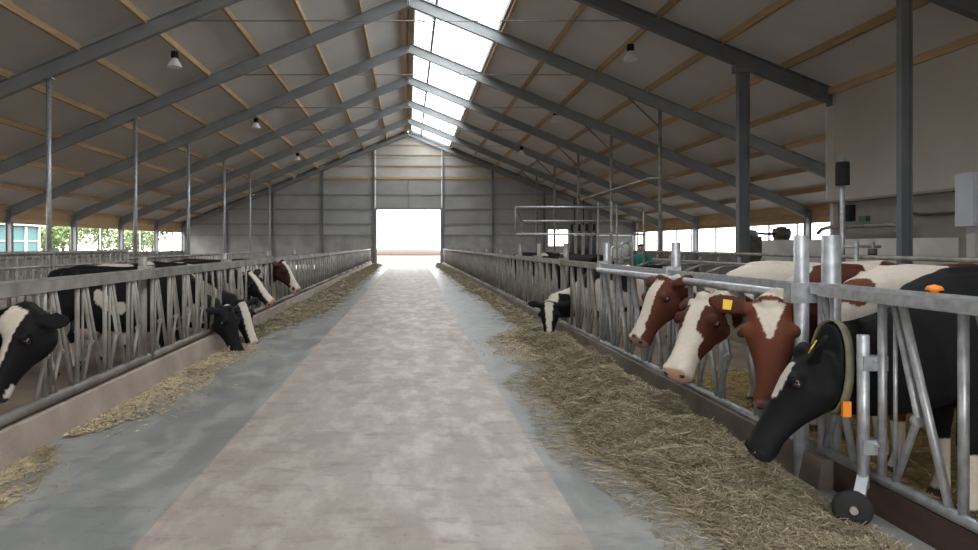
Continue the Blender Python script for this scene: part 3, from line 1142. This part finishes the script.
# -- left side, facing +x
cow('black and white cow with a broad blaze, head turned along the fence, one ear out',
    (-3.38, 4.85, ZLm), -.2, W(24, 311, 5.45), (-.22, -.20, -.58), (-.60, -.74, .35), BLK, f_blaze(.05, .035, (.05, .04, .04)), vox=.0145, seed=6,
    white_thr=-1.5, hs=1.04, earpose=(.1, .55))
cow('black cow with a green-tan collar feeding head down at the pinkish kerb',
    (-3.18, 9.25, ZLm), -.05, W(229, 308, 10.9), (.24, -.14, -.62), (.75, -.35, .4), BLK, f_blaze(.0, .0, (.05, .05, .05)), vox=.02, seed=17,
    white_thr=-.3, hs=1.12, collar=.8, coltag=False)
cow('black cow with a white muzzle and blaze feeding beside the collared black cow',
    (-3.18, 10.12, ZLm), 0, W(242, 303, 11.7), (.24, -.12, -.60), (.6, -.7, .3), BLK, f_blaze(.05, .05, (.55, .45, .4)), vox=.02, seed=8,
    white_thr=-.15, hs=1.1)
cow('black cow with a slanting white blaze holding its head out over the kerb',
    (-3.22, 11.75, ZLm), 0, W(250, 273, 13.5), (.42, -.12, -.46), (.55, -.5, .6), BLK, f_blaze(.035, .06, PINK), vox=.02, seed=9,
    white_thr=-.1, hs=1.12)
cow('dark brown cow with a white nose holding its head out over the pinkish kerb',
    (-3.2, 13.9, ZLm), 0, W(284, 262, 16.0), (.36, -.10, -.52), (.75, -.2, .55), (.045, .016, .011), f_blaze(.05, .075, PINK), vox=.02, seed=10,
    white_thr=-.3, hs=1.14, nk=.13)
# -- standing further back in the pens
for i, (x, y, hd, lb) in enumerate(((4.15, 18.6, 2.3, 'black cow standing in the pen beneath the raised pipe rack'),
                                     (4.7, 23.3, .4, 'black cow standing in the pen below the small gable window'),
                                     (3.9, 21.0, 3.3, 'dark cow standing in the pen beyond the pipe rack'))):
    f = Vector((math.cos(hd), math.sin(hd), 0))
    cow(lb, (x, y, ZPm), hd, tuple(Vector((x, y, 1.08)) + f * .82), tuple(f * .75 + Vector((0, 0, -.5))), tuple(f * .5 + Vector((0, 0, .8))), BLK,
        f_blaze(), vox=.028, seed=20 + i, white_thr=-.55, bs=.88, group='cows standing back in the pens')

# ================================================================== HAY AND FEED
def interp(y, tab):
    return float(np.interp(y, [a for a, b in tab], [b for a, b in tab]))


def heap(name, mt, y0, y1, edge, xk, hgt, label, cat, nstalk, col=((.43, .365, .245), (.19, .158, .10)), nx=26, step=.09, kedge=.03, dens_pow=1.0, patchy=False, length=(.06, .16), wid=.0045):
    """loose heap between an uneven outer edge and the kerb, plan units; stalks lie on its surface"""
    ny = int((y1 - y0) / step)
    sg = 1 if xk > 0 else -1
    vs = []

    def surf(y, u):
        e = interp(y, edge)
        n1 = noise.noise(Vector((y * .9, 3.3, xk)))
        n2 = noise.noise(Vector((y * 3.1, 1.3, xk)))
        e = e - sg * (.16 * n1 + .07 * n2)
        x = e + (xk - e) * u
        hm = interp(y, hgt)
        prof = min(1, u / .34) ** .75 * (1 if u < .7 else 1 - (1 - kedge) * ((u - .7) / .3) ** 1.4)
        z = hm * prof * (.72 + .65 * noise.noise(Vector((x * 2.3, y * 1.9, 5))) + .38 * noise.noise(Vector((x * 6.5, y * 5.5, 1))) + .16 * noise.noise(Vector((x * 17, y * 15, 2))))
        return x, y, max(z, .004 if 0 < u < 1 else .001) + .001
    nxx = nx
    for j in range(ny + 1):
        yy = y0 + (y1 - y0) * j / ny
        for i in range(nxx + 1):
            vs.append(surf(yy, i / nxx))
    fs = []
    for j in range(ny):
        for i in range(nxx):
            a = j * (nxx + 1) + i
            q = (a, a + 1, a + nxx + 2, a + nxx + 1)
            if patchy:
                v_ = Vector(vs[a])
                if noise.noise(v_ * 2.2) + .7 * noise.noise(v_ * 7) + .5 * noise.noise(v_ * 19) + (i / nxx - .45) * 1.5 < 0:
                    continue
            fs.append(q if sg > 0 else tuple(reversed(q)))
    root = MB().add(vs, fs, True).build(name, mt)
    tag(root, label, cat, kind='stuff')
    if not nstalk:
        return root
    # stalks
    V = np.empty((nstalk, 4, 3)); C = np.ones((nstalk, 4, 4), dtype=np.float32)
    w0 = wloc(root)
    for k in range(nstalk):
        yy = y0 + (y1 - y0) * (random.random() ** dens_pow)
        u = random.random() * 1.06 - .06
        x, _, z = surf(yy, max(u, 0.0))
        if u < .0:
            x -= sg * random.random() ** 2 * .35
            z = .004
        p = Vector((x, yy, z + random.random() * .02)) * K - w0
        a = random.random() * 2 * PI
        ti = random.gauss(0, .30)
        L = random.uniform(*length)
        d = Vector((math.cos(a) * math.cos(ti), math.sin(a) * math.cos(ti), abs(math.sin(ti)) * .8)) * L / 2
        if u < 0: d.z = 0
        wv = Vector((-math.sin(a), math.cos(a), random.uniform(-.8, .8))).normalized() * wid * random.uniform(.6, 1.3)
        V[k, 0], V[k, 1], V[k, 2], V[k, 3] = p - d - wv, p - d + wv, p + d + wv, p + d - wv
        q = random.random()
        c = [col[0][i] * q + col[1][i] * (1 - q) for i in range(3)]
        if random.random() < .12: c = [min(1, v * 1.5) for v in c]
        C[k, :, :3] = c
    me = bpy.data.meshes.new('loose_stalks')
    me.vertices.add(nstalk * 4); me.loops.add(nstalk * 4); me.polygons.add(nstalk)
    me.vertices.foreach_set('co', V.ravel())
    me.loops.foreach_set('vertex_index', np.arange(nstalk * 4, dtype=np.int32))
    me.polygons.foreach_set('loop_start', np.arange(0, nstalk * 4, 4, dtype=np.int32))
    me.polygons.foreach_set('loop_total', np.full(nstalk, 4, dtype=np.int32))
    me.update(calc_edges=True)
    at = me.color_attributes.new('tone', 'FLOAT_COLOR', 'POINT')
    at.data.foreach_set('color', C.ravel())
    me.materials.append(M['stalk'])
    o = bpy.data.objects.new('loose_stalks', me)
    o.parent = root
    o['kind'] = 'stuff'
    COL.objects.link(o)
    return root


heap('hay', 'hay', 2.7, 10.6, [(2.7, 1.85), (3.8, 1.75), (4.2, 1.75), (5.6, 1.55), (7, 1.42), (8.5, 1.55), (9.8, 1.85), (10.6, 2.2)], 2.66,
     [(2.7, .05), (4.2, .06), (5, .22), (7, .32), (9, .28), (10.2, .14), (10.6, .03)], 'loose olive-tan hay heaped before the red and white cows', 'hay', 95000, nx=60, step=.04, wid=.0019, length=(.03, .14), kedge=.0)
heap('hay', 'hay', 10.2, 13.6, [(10.2, 2.0), (11, 1.9), (12.2, 1.85), (13.6, 2.35)], 2.74, [(10.2, .02), (10.9, .2), (11.6, .14), (12.4, .17), (13.6, .03)],
     'low clumped hay beside the feeding black and white cow at the brown kerb', 'hay', 13000, wid=.0028)
heap('hay', 'hay', 13.4, YE - 1, [(13.4, 2.2), (17.8, 2.25), (25, 2.22), (38, 2.25), (YE, 2.2)], 2.74, [(13.4, .03), (15, .12), (24, .16), (YE, .16)],
     'long ridge of hay along the brown kerb towards the far doorway', 'hay', 20000, nx=14, step=.15, length=(.08, .22), wid=.005)
heap('hay', 'hay', 11.6, YE - 1, [(11.6, -2.75), (13, -2.5), (15.4, -2.3), (17.8, -1.95), (20, -2.05), (26, -2.15), (40, -2.2), (YE, -2.2)], -2.97,
     [(11.6, .03), (14, .14), (17, .2), (24, .2), (YE, .16)], 'long ridge of hay along the pinkish kerb towards the far doorway', 'hay', 24000, nx=16, step=.14, length=(.08, .22), wid=.005)
tanc = ((.56, .46, .31), (.40, .32, .21))
heap('feed_meal', 'meal', 6.0, 12.0, [(6.0, -2.93), (6.5, -2.7), (7, -2.4), (8, -2.3), (9, -2.45), (10, -2.35), (11, -2.4), (12, -2.7)], -2.97,
     [(6.0, .0), (6.6, .02), (8, .035), (10, .03), (12, .01)], 'thin pale yellow feed meal spread along the pinkish kerb', 'feed', 9000, col=tanc, length=(.012, .04), wid=.004, patchy=True, nx=50, step=.03)
heap('feed_meal', 'meal', 3.2, 5.7, [(3.2, -2.75), (4, -2.6), (4.6, -2.55), (5.2, -2.7), (5.7, -2.9)], -2.97, [(3.2, .004), (4.4, .012), (5.7, .0)],
     'scattered tan feed scraps on the grey floor below the first kerb stretch', 'feed', 1300, col=((.42, .33, .19), (.24, .18, .09)), length=(.02, .09), wid=.0022, patchy=True, nx=40, step=.03)
heap('feed_meal', 'meal', 9.6, 14.5, [(9.6, 1.75), (10.6, 1.35), (11.5, 1.2), (12.2, 1.45), (13.2, 2.0), (14.5, 2.3)], 2.5, [(9.6, .004), (11.5, .012), (14.5, .004)],
     'thin pale feed dust on the floor beside the feeding black and white cow', 'feed', 7000, col=tanc, length=(.012, .04), wid=.004, patchy=True, nx=50, step=.03)
# straw bedding behind the gate
for nm, y0_, y1_, lb in (('straw_bedding', 3.0, 9.5, 'loose straw bedding under the red and black cows behind the gate'),):
    o = heap(nm, 'straw', y0_, y1_, [(3.0, 5.6), (9.5, 5.6)], 3.02, [(3, .05), (9.5, .05)], lb, 'straw', 20000, nx=30, length=(.06, .2), wid=.0028, col=((.38, .28, .12), (.18, .13, .05)))
    o.location.z += ZPm

# ================================================================== LAMPS
def lamp(x, y, z, label):
    e = empty('barn_lamp', (x, y, z))
    MB().lathe([(.0, .34), (.1, .34), (.115, .3), (.115, .14), (.09, .12), (.0, .12)], (x, y, z), 16).build('housing', 'black', e)
    MB().lathe([(.07, .13), (.10, .08), (.17, -.02), (.235, -.15), (.24, -.17), (.225, -.15), (.16, -.02), (.09, .07), (.0, .08)], (x, y, z), 20).build('reflector', 'lampmetal', e)
    b = MB()
    ball(b, (x, y, z - .03), (.05, .05, .09))
    b.build('bulb', 'white', e)
    MB().tube([(x, y, z + .33), (x, y, zroof(x) - .0)], .012, 6).build('hanger', 'rod', e)
    tag(e, label, 'lamp', 'bell lamps under the roof')


for x, ys in ((-7.45, (22.3, 34.2, 47.0)), (7.1, (22.4, 33.8, 44.0))):
    for k, yy in enumerate(ys):
        z = 1.65 + {0: 183, 1: 120, 2: 87}[k] * yy / 700 if x < 0 else 1.65 + {0: 190, 1: 127, 2: 93}[k] * yy / 700
        lamp(x, yy, z, ('bell lamp, ' + ('third', 'second', 'first')[k] + ' from the far gable over the pens beside the ' + ('pinkish kerb' if x < 0 else 'brown kerb')))

# ================================================================== BACKGROUND RAILINGS AND STALLS
def railing(x, y0, y1, zt, zb, n, label, mt='galv_dirty', base=None, mid=None):
    e = empty('pen_railing', (x, (y0 + y1) / 2, base if base is not None else ZPL))
    b0 = base if base is not None else ZPL
    MB().tube([(x, y0, zt), (x, y1, zt)], .045, 8).build('top_rail', mt, e)
    MB().tube([(x, y0, zb), (x, y1, zb)], .03, 8).build('bottom_rail', mt, e)
    if mid:
        MB().tube([(x, y0, mid), (x, y1, mid)], .03, 8).build('middle_rail', mt, e)
    ms = MB().tube([(0, 0, zb), (0, 0, zt)], .022, 6).mesh('bar', mt)
    for k in range(n):
        inst(ms, 'bar', (x, y0 + (y1 - y0) * (k + .5) / n, 0), e)
    for yy in (y0, (y0 + y1) / 2, y1):
        MB().tube([(x, yy, b0), (x, yy, zt + .12)], .05, 8).build('post', mt, e)
    tag(e, label, 'railing')


railing(-7.6, 11.0, 18.9, 1.48, .25, 26, 'tall dull barred pen railing behind the pinkish kerb fence', mid=1.2)
railing(-7.9, 19.4, 40.0, 1.27, .25, 52, 'long low barred pen railing beyond the tall one', mid=.9)
railing(-11.5, 14.0, 30.0, 1.25, .2, 36, 'barred railing deep in the pen before the open window band')


def stall(x, y, sg, label, base):
    """tubular cubicle divider standing across the pen"""
    e = empty('stall_divider', (x, y, base))
    z0, z1 = base + .55, base + 1.28
    MB().tube([(x, y, z1), (x + sg * 1.5, y, z1 - .02), (x + sg * 1.85, y, z1 - .14), (x + sg * 1.95, y, z1 - .36), (x + sg * 1.8, y, z0 + .1), (x + sg * 1.4, y, z0), (x, y, z0 + .05)], .03, 8).build('loop', 'galv_dirty', e)
    MB().tube([(x, y, base), (x, y, z1 + .15)], .045, 8).build('post', 'galv_dirty', e)
    tag(e, label, 'stall divider', 'tubular stall dividers')


for k in range(14):
    stall(8.6, 8.6 + k * 1.2, -1, 'bent tube stall divider in the row before the white low wall', ZP)
for k in range(12):
    stall(-12.2, 16 + k * 1.35, 1, 'bent tube stall divider in the pen before the open window band', ZPL)
for zz, l in ((1.42, 'upper neck rail running along the row of stall dividers'), (1.2, 'lower pale rail running along the row of stall dividers')):
    tag(MB().tube([(8.6 - (1.42 - zz) * 4, 8.2, zz), (8.6 - (1.42 - zz) * 4, 25, zz)], .04, 8).build('neck_rail', 'galv' if zz < 1.3 else 'galv_dirty'), l, 'rail')

# raised pipe rack in the pen
e = empty('pipe_rack', (4.9, 20, ZP))
for yy, zs, x0, x1 in ((20.0, (2.73, 1.96), 3.06, 6.72), (22.0, (2.40, ), 3.56, 7.2)):
    for zz in zs:
        MB().tube([(x0, yy, zz), (x1, yy, zz)], .03, 8).build('rail', 'galv', e)
for x, yy, za, zb_ in ((3.06, 20, 1.96, 2.73), (3.56, 22, 1.9, 2.40), (6.72, 20, ZP, 2.73), (5.42, 20, ZP, 2.86), (5.8, 20, ZP, 2.86), (5.95, 20, ZP, 2.8)):
    MB().tube([(x, yy, za), (x, yy, zb_)], .028, 8).build('upright', 'galv_dirty', e)
MB().tube([(3.06, 20, 2.73), (3.56, 22, 2.40)], .025, 8).build('link', 'galv_dirty', e)
MB().tube([(6.72, 20, 2.73), (7.2, 22, 2.40)], .025, 8).build('link', 'galv_dirty', e)
MB().tube([(7.2, 22, ZP), (7.2, 22, 2.40)], .025, 8).build('upright', 'galv_dirty', e)
tag(e, 'raised rack of pale pipes standing over the pen', 'pipe rack')
# pipe from the rack up to the roof post
tag(MB().tube([(4.95, 20.2, 2.95), (6.4, 18.6, 3.42), (6.95, 18.4, 3.42)], .025, 8).build('water_pipe', 'galv_dirty'), 'thin grey pipe rising from the pipe rack towards the roof posts', 'pipe')
# dark valve cluster beside the gable window
e = empty('valve_cluster', (8.3, 30, ZP))
for k in range(4):
    x = 7.0 + .32 * k
    MB().tube([(x, 30, 1.2), (x, 30, 2.25)], .09, 10).build('cylinder', 'darkmetal', e)
    MB().tube([(x, 30, 2.25), (x, 30, 2.55)], .06, 10).build('cap', 'black', e)
MB().box(6.9, 8.2, 29.8, 30.2, ZP, 1.2).build('cabinet_body', 'darkmetal', e)
for x in (7.1, 7.5):
    MB().tube([(x, 30, 2.5), (x, 30, 3.6)], .025, 6).build('hose', 'black', e)
tag(e, 'dark cluster of upright cylinders beside the small gable window', 'equipment')

# small hoop rails of the drinking place
for px, py0, py1, Y, l in ((626, 243, 262, 16, 'square hoop rail beside the person in the teal shirt'), (616, 247, 262, 15, 'low bent pipe hoop next to the square hoop rail')):
    x0, _, z1 = [v / K for v in W(px - 5, py0, Y)]
    x1 = [v / K for v in W(px + 6, py0, Y)][0]
    tag(MB().tube([(x0, Y, ZP), (x0, Y, z1 - .05), (x0 + .05, Y, z1), (x1 - .05, Y, z1), (x1, Y, z1 - .05), (x1, Y, ZP)], .032, 8).build('hoop_rail', 'galv'), l, 'rail')

# ---- machines by the thick post
e = empty('milk_pump', (9.96, 20.4, ZP))
x0, yy, zt = 9.75, 19.3, 2.12
MB().box(9.72, 10.2, 20.2, 20.6, ZP, 1.9).build('cabinet_body', 'darkmetal', e)
MB().lathe([(.0, .2), (.15, .18), (.2, .08), (.21, 0), (.0, 0)], (9.96, 20.4, 1.9), 16).build('cover', 'galv_dirty', e)
MB().tube([(10.1, 20.4, 2.0), (10.6, 20.8, 1.98), (10.98, 21.0, 1.98)], .035, 8).build('pipe', 'black', e)
tag(e, 'dark grey pump cabinet with a round lid beside the thick post', 'pump')
e = empty('pump_motor', (11.2, 21.0, 1.8))
MB().tube([(10.98, 21.0, 2.0), (11.4, 21.0, 2.0)], .16, 14).build('motor_body', 'darkmetal', e)
MB().box(11.02, 11.36, 20.85, 21.15, 1.8, 1.86).build('foot', 'darkmetal', e)
MB().box(11.1, 11.28, 20.9, 21.1, 2.15, 2.2).build('terminal_box', 'galv_dirty', e)
tag(e, 'dark pump motor sitting on the white low wall', 'motor')
lw = MB().box(11.0, 11.45, 14.0, 21.9, -.2, 1.8).build('wall_low', 'white')
tag(lw, 'white low wall in front of the recessed concrete base', kind='structure')
# pipes on the recessed base wall
tag(MB().tube([(11.75, 20.1, 1.98), (11.75, 19.9, 2.1), (11.8, 19.6, 2.15), (11.85, 18.6, 2.15), (11.9, 17.2, 2.15), (11.9, 16.8, 2.05), (11.9, 16.7, 1.86)], .05, 8).build('bent_pipe', 'galv_dirty'),
    'grey pipe bending down onto the white low wall', 'pipe')
tag(MB().tube([(12.12, 16.9, 2.42), (12.12, 16.5, 2.36), (12.12, 12, 2.36)], .035, 8).build('wall_pipe', 'darkmetal'), 'thin dark pipe clipped to the recessed concrete base', 'pipe')
tag(MB().box(12.08, 12.2, 18.5, 18.8, 2.28, 2.42).build('junction_box', 'green'), 'small green box on the concrete base above the bent pipe', 'box')
tag(MB().box(12.02, 12.2, 19.1, 19.4, 2.3, 2.75).build('junction_box', 'black'), 'small black box on the concrete base near the wall corner', 'box')
# pole with black brush sleeve
e = empty('sleeve_pole', (9.3, 15, ZP))
MB().tube([(9.3, 15, ZP), (9.3, 15, 3.55)], .05, 10).build('pole', 'galv', e)
MB().lathe([(.07, -.0), (.13, .0), (.135, .02), (.135, .47), (.12, .5), (.07, .5)], (9.3, 15, 2.93), 14).build('sleeve', 'black', e)
tag(e, 'pale pole with a black cylindrical sleeve near its top', 'pole')
e = empty('valve_stand', (8.55, 13.2, ZP))
for x in (8.45, 8.75):
    MB().tube([(x, 13.2, ZP), (x, 13.2, 1.72)], .04, 8).build('pipe', 'galv', e)
MB().tube([(8.2, 13.2, 1.62), (8.9, 13.2, 1.62)], .03, 8).build('cross_pipe', 'galv', e)
MB().tube([(8.75, 13.2, 1.45), (8.75, 13.2, 1.58)], .08, 10).build('valve', 'darkmetal', e)
tag(e, 'small valve stand of two pipes beside the sleeved pole', 'valve')
# grey control cabinet on its stand
e = empty('control_cabinet', (9.6, 12, ZP))
MB().box(9.68, 10.66, 12.0, 12.4, 1.98, 2.9).build('cabinet_body', 'cabinet', e)
MB().box(9.72, 10.62, 11.985, 12.0, 2.02, 2.86).build('door', 'cabinet', e)
MB().box(9.98, 10.06, 11.95, 11.985, 2.1, 2.26).build('handle', 'black', e)
MB().box(9.8, 10.45, 12.1, 12.3, ZP, 1.98).build('stand', 'conc_wall', e)
tag(e, 'pale grey control cabinet on a concrete-grey stand', 'cabinet')

# ================================================================== PERSON (standing in the pen)
def person():
    ox, oy, _ = W(641, 250, 21)
    root = bpy.data.objects.new('person', None)
    root.location = (ox, oy, ZPm - .0)
    COL.objects.link(root)
    mb = MB()
    X_, Y_ = (1, 0, 0), (0, 1, 0)
    hgt = 1.52
    q = hgt / 1.72
    loft(mb, [ring((0, 0, z * q), X_, Y_, a, b, 16, 2.3) for z, a, b in ((.86, .15, .11), (.95, .17, .12), (1.1, .15, .11), (1.28, .18, .12), (1.40, .19, .11), (1.46, .12, .08), (1.49, .06, .06))])
    loft(mb, [ring((0, .01, z * q), X_, Y_, .055, .06, 12, 2) for z in (1.42, 1.56)])
    loft(mb, [ring((0, y_, z * q), X_, Y_, a, b, 14, 2.1) for z, a, b, y_ in ((1.49, .035, .05, -.03), (1.52, .06, .08, -.01), (1.58, .075, .095, 0), (1.64, .077, .10, .005), (1.69, .065, .085, .01), (1.72, .03, .04, .01))])
    ball(mb, (0, -.105, 1.585 * q), (.014, .02, .022), 6)
    for sg in (-1, 1):
        ball(mb, (sg * .078, .01, 1.585 * q), (.012, .02, .03), 6)
        loft(mb, [ring((sg * x, y_, z * q), X_, Y_, r, r, 10, 2) for x, y_, z, r in ((.17, 0, 1.41, .055), (.225, .0, 1.3, .05), (.245, .01, 1.12, .042), (.25, -.04, 1.0, .036), (.24, -.10, .88, .028), (.24, -.12, .84, .036), (.24, -.14, .79, .034), (.235, -.15, .76, .02))])
        loft(mb, [ring((sg * x, y_, z * q), X_, Y_, r, r, 12, 2) for x, y_, z, r in ((.09, 0, .92, .09), (.095, 0, .7, .08), (.1, -.005, .48, .058), (.1, .01, .3, .055), (.1, .01, .1, .04), (.1, .0, .02, .045))])
        loft(mb, [ring((sg * .1, y_, .035), X_, (0, 0, 1), .045, .034, 10, 2) for y_ in (.06, 0, -.1, -.16)])
    me = remesh(mb, 'body', .011, 2)
    me.materials.append(M['skin']); me.materials.append(M['shirt']); me.materials.append(M['trousers']); me.materials.append(M['black'])
    for p in me.polygons:
        c = p.center
        z = c.z / q
        arm = abs(c.x) > .20 and z < 1.34
        if z > 1.465: i = 0
        elif arm and z < 1.12: i = 0
        elif z > .93: i = 1
        elif arm: i = 0
        elif z > .09: i = 2
        else: i = 3
        p.material_index = i
    b = bpy.data.objects.new('body', me); b.parent = root; COL.objects.link(b)
    h = MB()
    loft(h, [ring((0, y_, z * q), X_, Y_, a, b_, 14, 2.1) for z, a, b_, y_ in ((1.54, .07, .06, .06), (1.60, .085, .085, .035), (1.66, .086, .10, .015), (1.71, .07, .09, .01), (1.74, .03, .04, .01))])
    o = bpy.data.objects.new('hair', h.mesh('hair', 'hair', 1.0)); o.parent = root; COL.objects.link(o)
    for sg in (-1, 1):
        m2 = MB(); ball(m2, (sg * .03, -.092, 1.605 * q), (.011, .009, .008), 6)
        o = bpy.data.objects.new('eye', m2.mesh('eye', 'eye', 1.0)); o.parent = root; COL.objects.link(o)
    m2 = MB(); ball(m2, (0, -.088, 1.545 * q), (.024, .012, .006), 6)
    o = bpy.data.objects.new('mouth', m2.mesh('mouth', 'brickred', 1.0)); o.parent = root; COL.objects.link(o)
    root.rotation_euler = (0, 0, math.radians(-25))
    tag(root, 'person with dark hair in a teal shirt standing in the pen', 'person')


person()

# ================================================================== OUTSIDE
def tree(x, y, h, r, label, n=2600):
    e = empty('tree', (x, y, -.52))
    MB().tube([(x, y, -.52), (x + .1, y, h * .35), (x, y + .1, h * .7)], [.22, .17, .08], 8).build('trunk', 'bark', e)
    V = []; F = []
    blobs = [(Vector((random.uniform(-.55, .55) * r, random.uniform(-.55, .55) * r, h * random.uniform(.3, .9))), r * random.uniform(.4, .65)) for _ in range(9)]
    for k in range(n):
        c, br = random.choice(blobs)
        d = Vector((random.gauss(0, 1), random.gauss(0, 1), random.gauss(0, 1))).normalized()
        p = c + d * br * random.uniform(.75, 1.05) + Vector((x, y, -.4))
        a = Vector((random.gauss(0, 1), random.gauss(0, 1), random.gauss(0, 1))).normalized()
        b = a.cross(d).normalized()
        l = random.uniform(.12, .24)
        i = len(V)
        V += [p - a * l, p + b * l * .6, p + a * l, p - b * l * .6]
        F.append((i, i + 1, i + 2, i + 3))
    o = MB().add(V, F).build('foliage', 'leaf', e)
    o['kind'] = 'stuff'
    tag(e, label, 'tree', 'trees outside the barn')


for i, (x, y, h, r) in enumerate(sorted(((-36, 64, 3.4, 2.0), (-37, 71, 5.0, 2.8), (-35, 79, 6, 3), (-42, 85, 7, 3.2), (-35, 90, 7, 3.2), (-44, 76, 7, 3.0), (-37, 101, 7, 3.4), (-46, 95, 7, 3.2)), key=lambda t_: t_[1])):
    tree(x, y, h, r, 'leafy green tree seen through the window band, %s beyond the teal shed' % ORD[i])
e = empty('teal_shed', (-32, 51, -.52))
MB().box(-36, -29.2, 47, 55.4, -.52, 3.1).build('wall', 'teal', e)
for yy in (47.3, 49.2, 51.2, 53.3, 55.2):
    MB().box(-29.2, -29.1, yy - .12, yy + .12, -.52, 3.1).build('wall_post', 'white', e)
MB().box(-29.2, -29.12, 47, 55.4, 1.9, 2.0).build('wall_rail', 'white', e)
MB().box(-36.3, -28.8, 46.7, 55.7, 3.1, 3.35).build('roof', 'white', e)
for k in range(4):
    MB().box(-35.8 + k * 1.7, -34.4 + k * 1.7, 46.92, 47.0, .2, 2.9).build('wall_panel', 'teal', e)
tag(e, 'teal sheeted shed with white posts seen outside the window band', 'shed')
vs, fs = [], []
b = MB()
ball(b, (-1, 150, -.52), (14, 6, 1.4), 10)
tag(b.build('ground_mound', 'brickred'), 'low reddish soil mound out in the yard beyond the doorway', kind='structure')

# ---- the bars of the headlocks stand beside the necks that reach through them, not inside
from mathutils.bvhtree import BVHTree
bpy.context.view_layer.update()
COWS = [o for o in SC.objects if o.name.startswith('dairy_cow')]
TREES = []
for c in COWS:
    for ch in c.children:
        if ch.name.startswith('body'):
            mw = ch.matrix_world
            vv = [mw @ v.co for v in ch.data.vertices]
            ys_ = [v.y for v in vv]
            TREES.append((BVHTree.FromPolygons(vv, [tuple(p.vertices) for p in ch.data.polygons]), min(ys_), max(ys_), c.name))
MOVED = []
for f in [o for o in SC.objects if o.name.startswith(('feed_fence', 'headlock_gate'))]:
    fx, fy = f.location.x, f.location.y
    near = [t for t in TREES if t[1] < fy + 2.5 and t[2] > fy - 2.5]
    if not near:
        continue
    for ch in f.children:
        kind_ = ch.name.split('.')[0]
        if kind_ not in ('bar', 'rod', 'bent_bar', 'locking_bar', 'post', 'caster_post', 'top_rail', 'bottom_rail'):
            continue
        base_ = [ch.matrix_world @ v.co for v in ch.data.vertices]
        pf_ = [tuple(p.vertices) for p in ch.data.polygons]

        def hits(dy):
            bt = BVHTree.FromPolygons([v + Vector((0, dy, 0)) for v in base_], pf_)
            return [t[3] for t in near if t[0].overlap(bt)]
        h0 = hits(0)
        if not h0:
            continue
        if kind_ in ('post', 'caster_post', 'top_rail', 'bottom_rail'):
            MOVED.append((f.name, ch.name, h0, None))
            continue
        ok_ = None
        for k in range(1, 14):
            for sg in (1, -1):
                if not hits(sg * k * .03):
                    ok_ = sg * k * .03
                    break
            if ok_ is not None:
                break
        MOVED.append((f.name, ch.name, h0, ok_))
        if ok_ is not None:
            ch.location.y += ok_
            if kind_ == 'bent_bar':      # its pivot goes along
                for pv in f.children:
                    if pv.name.startswith('pivot') and abs(pv.location.y - (ch.location.y - ok_)) < 1e-4:
                        pv.location.y += ok_
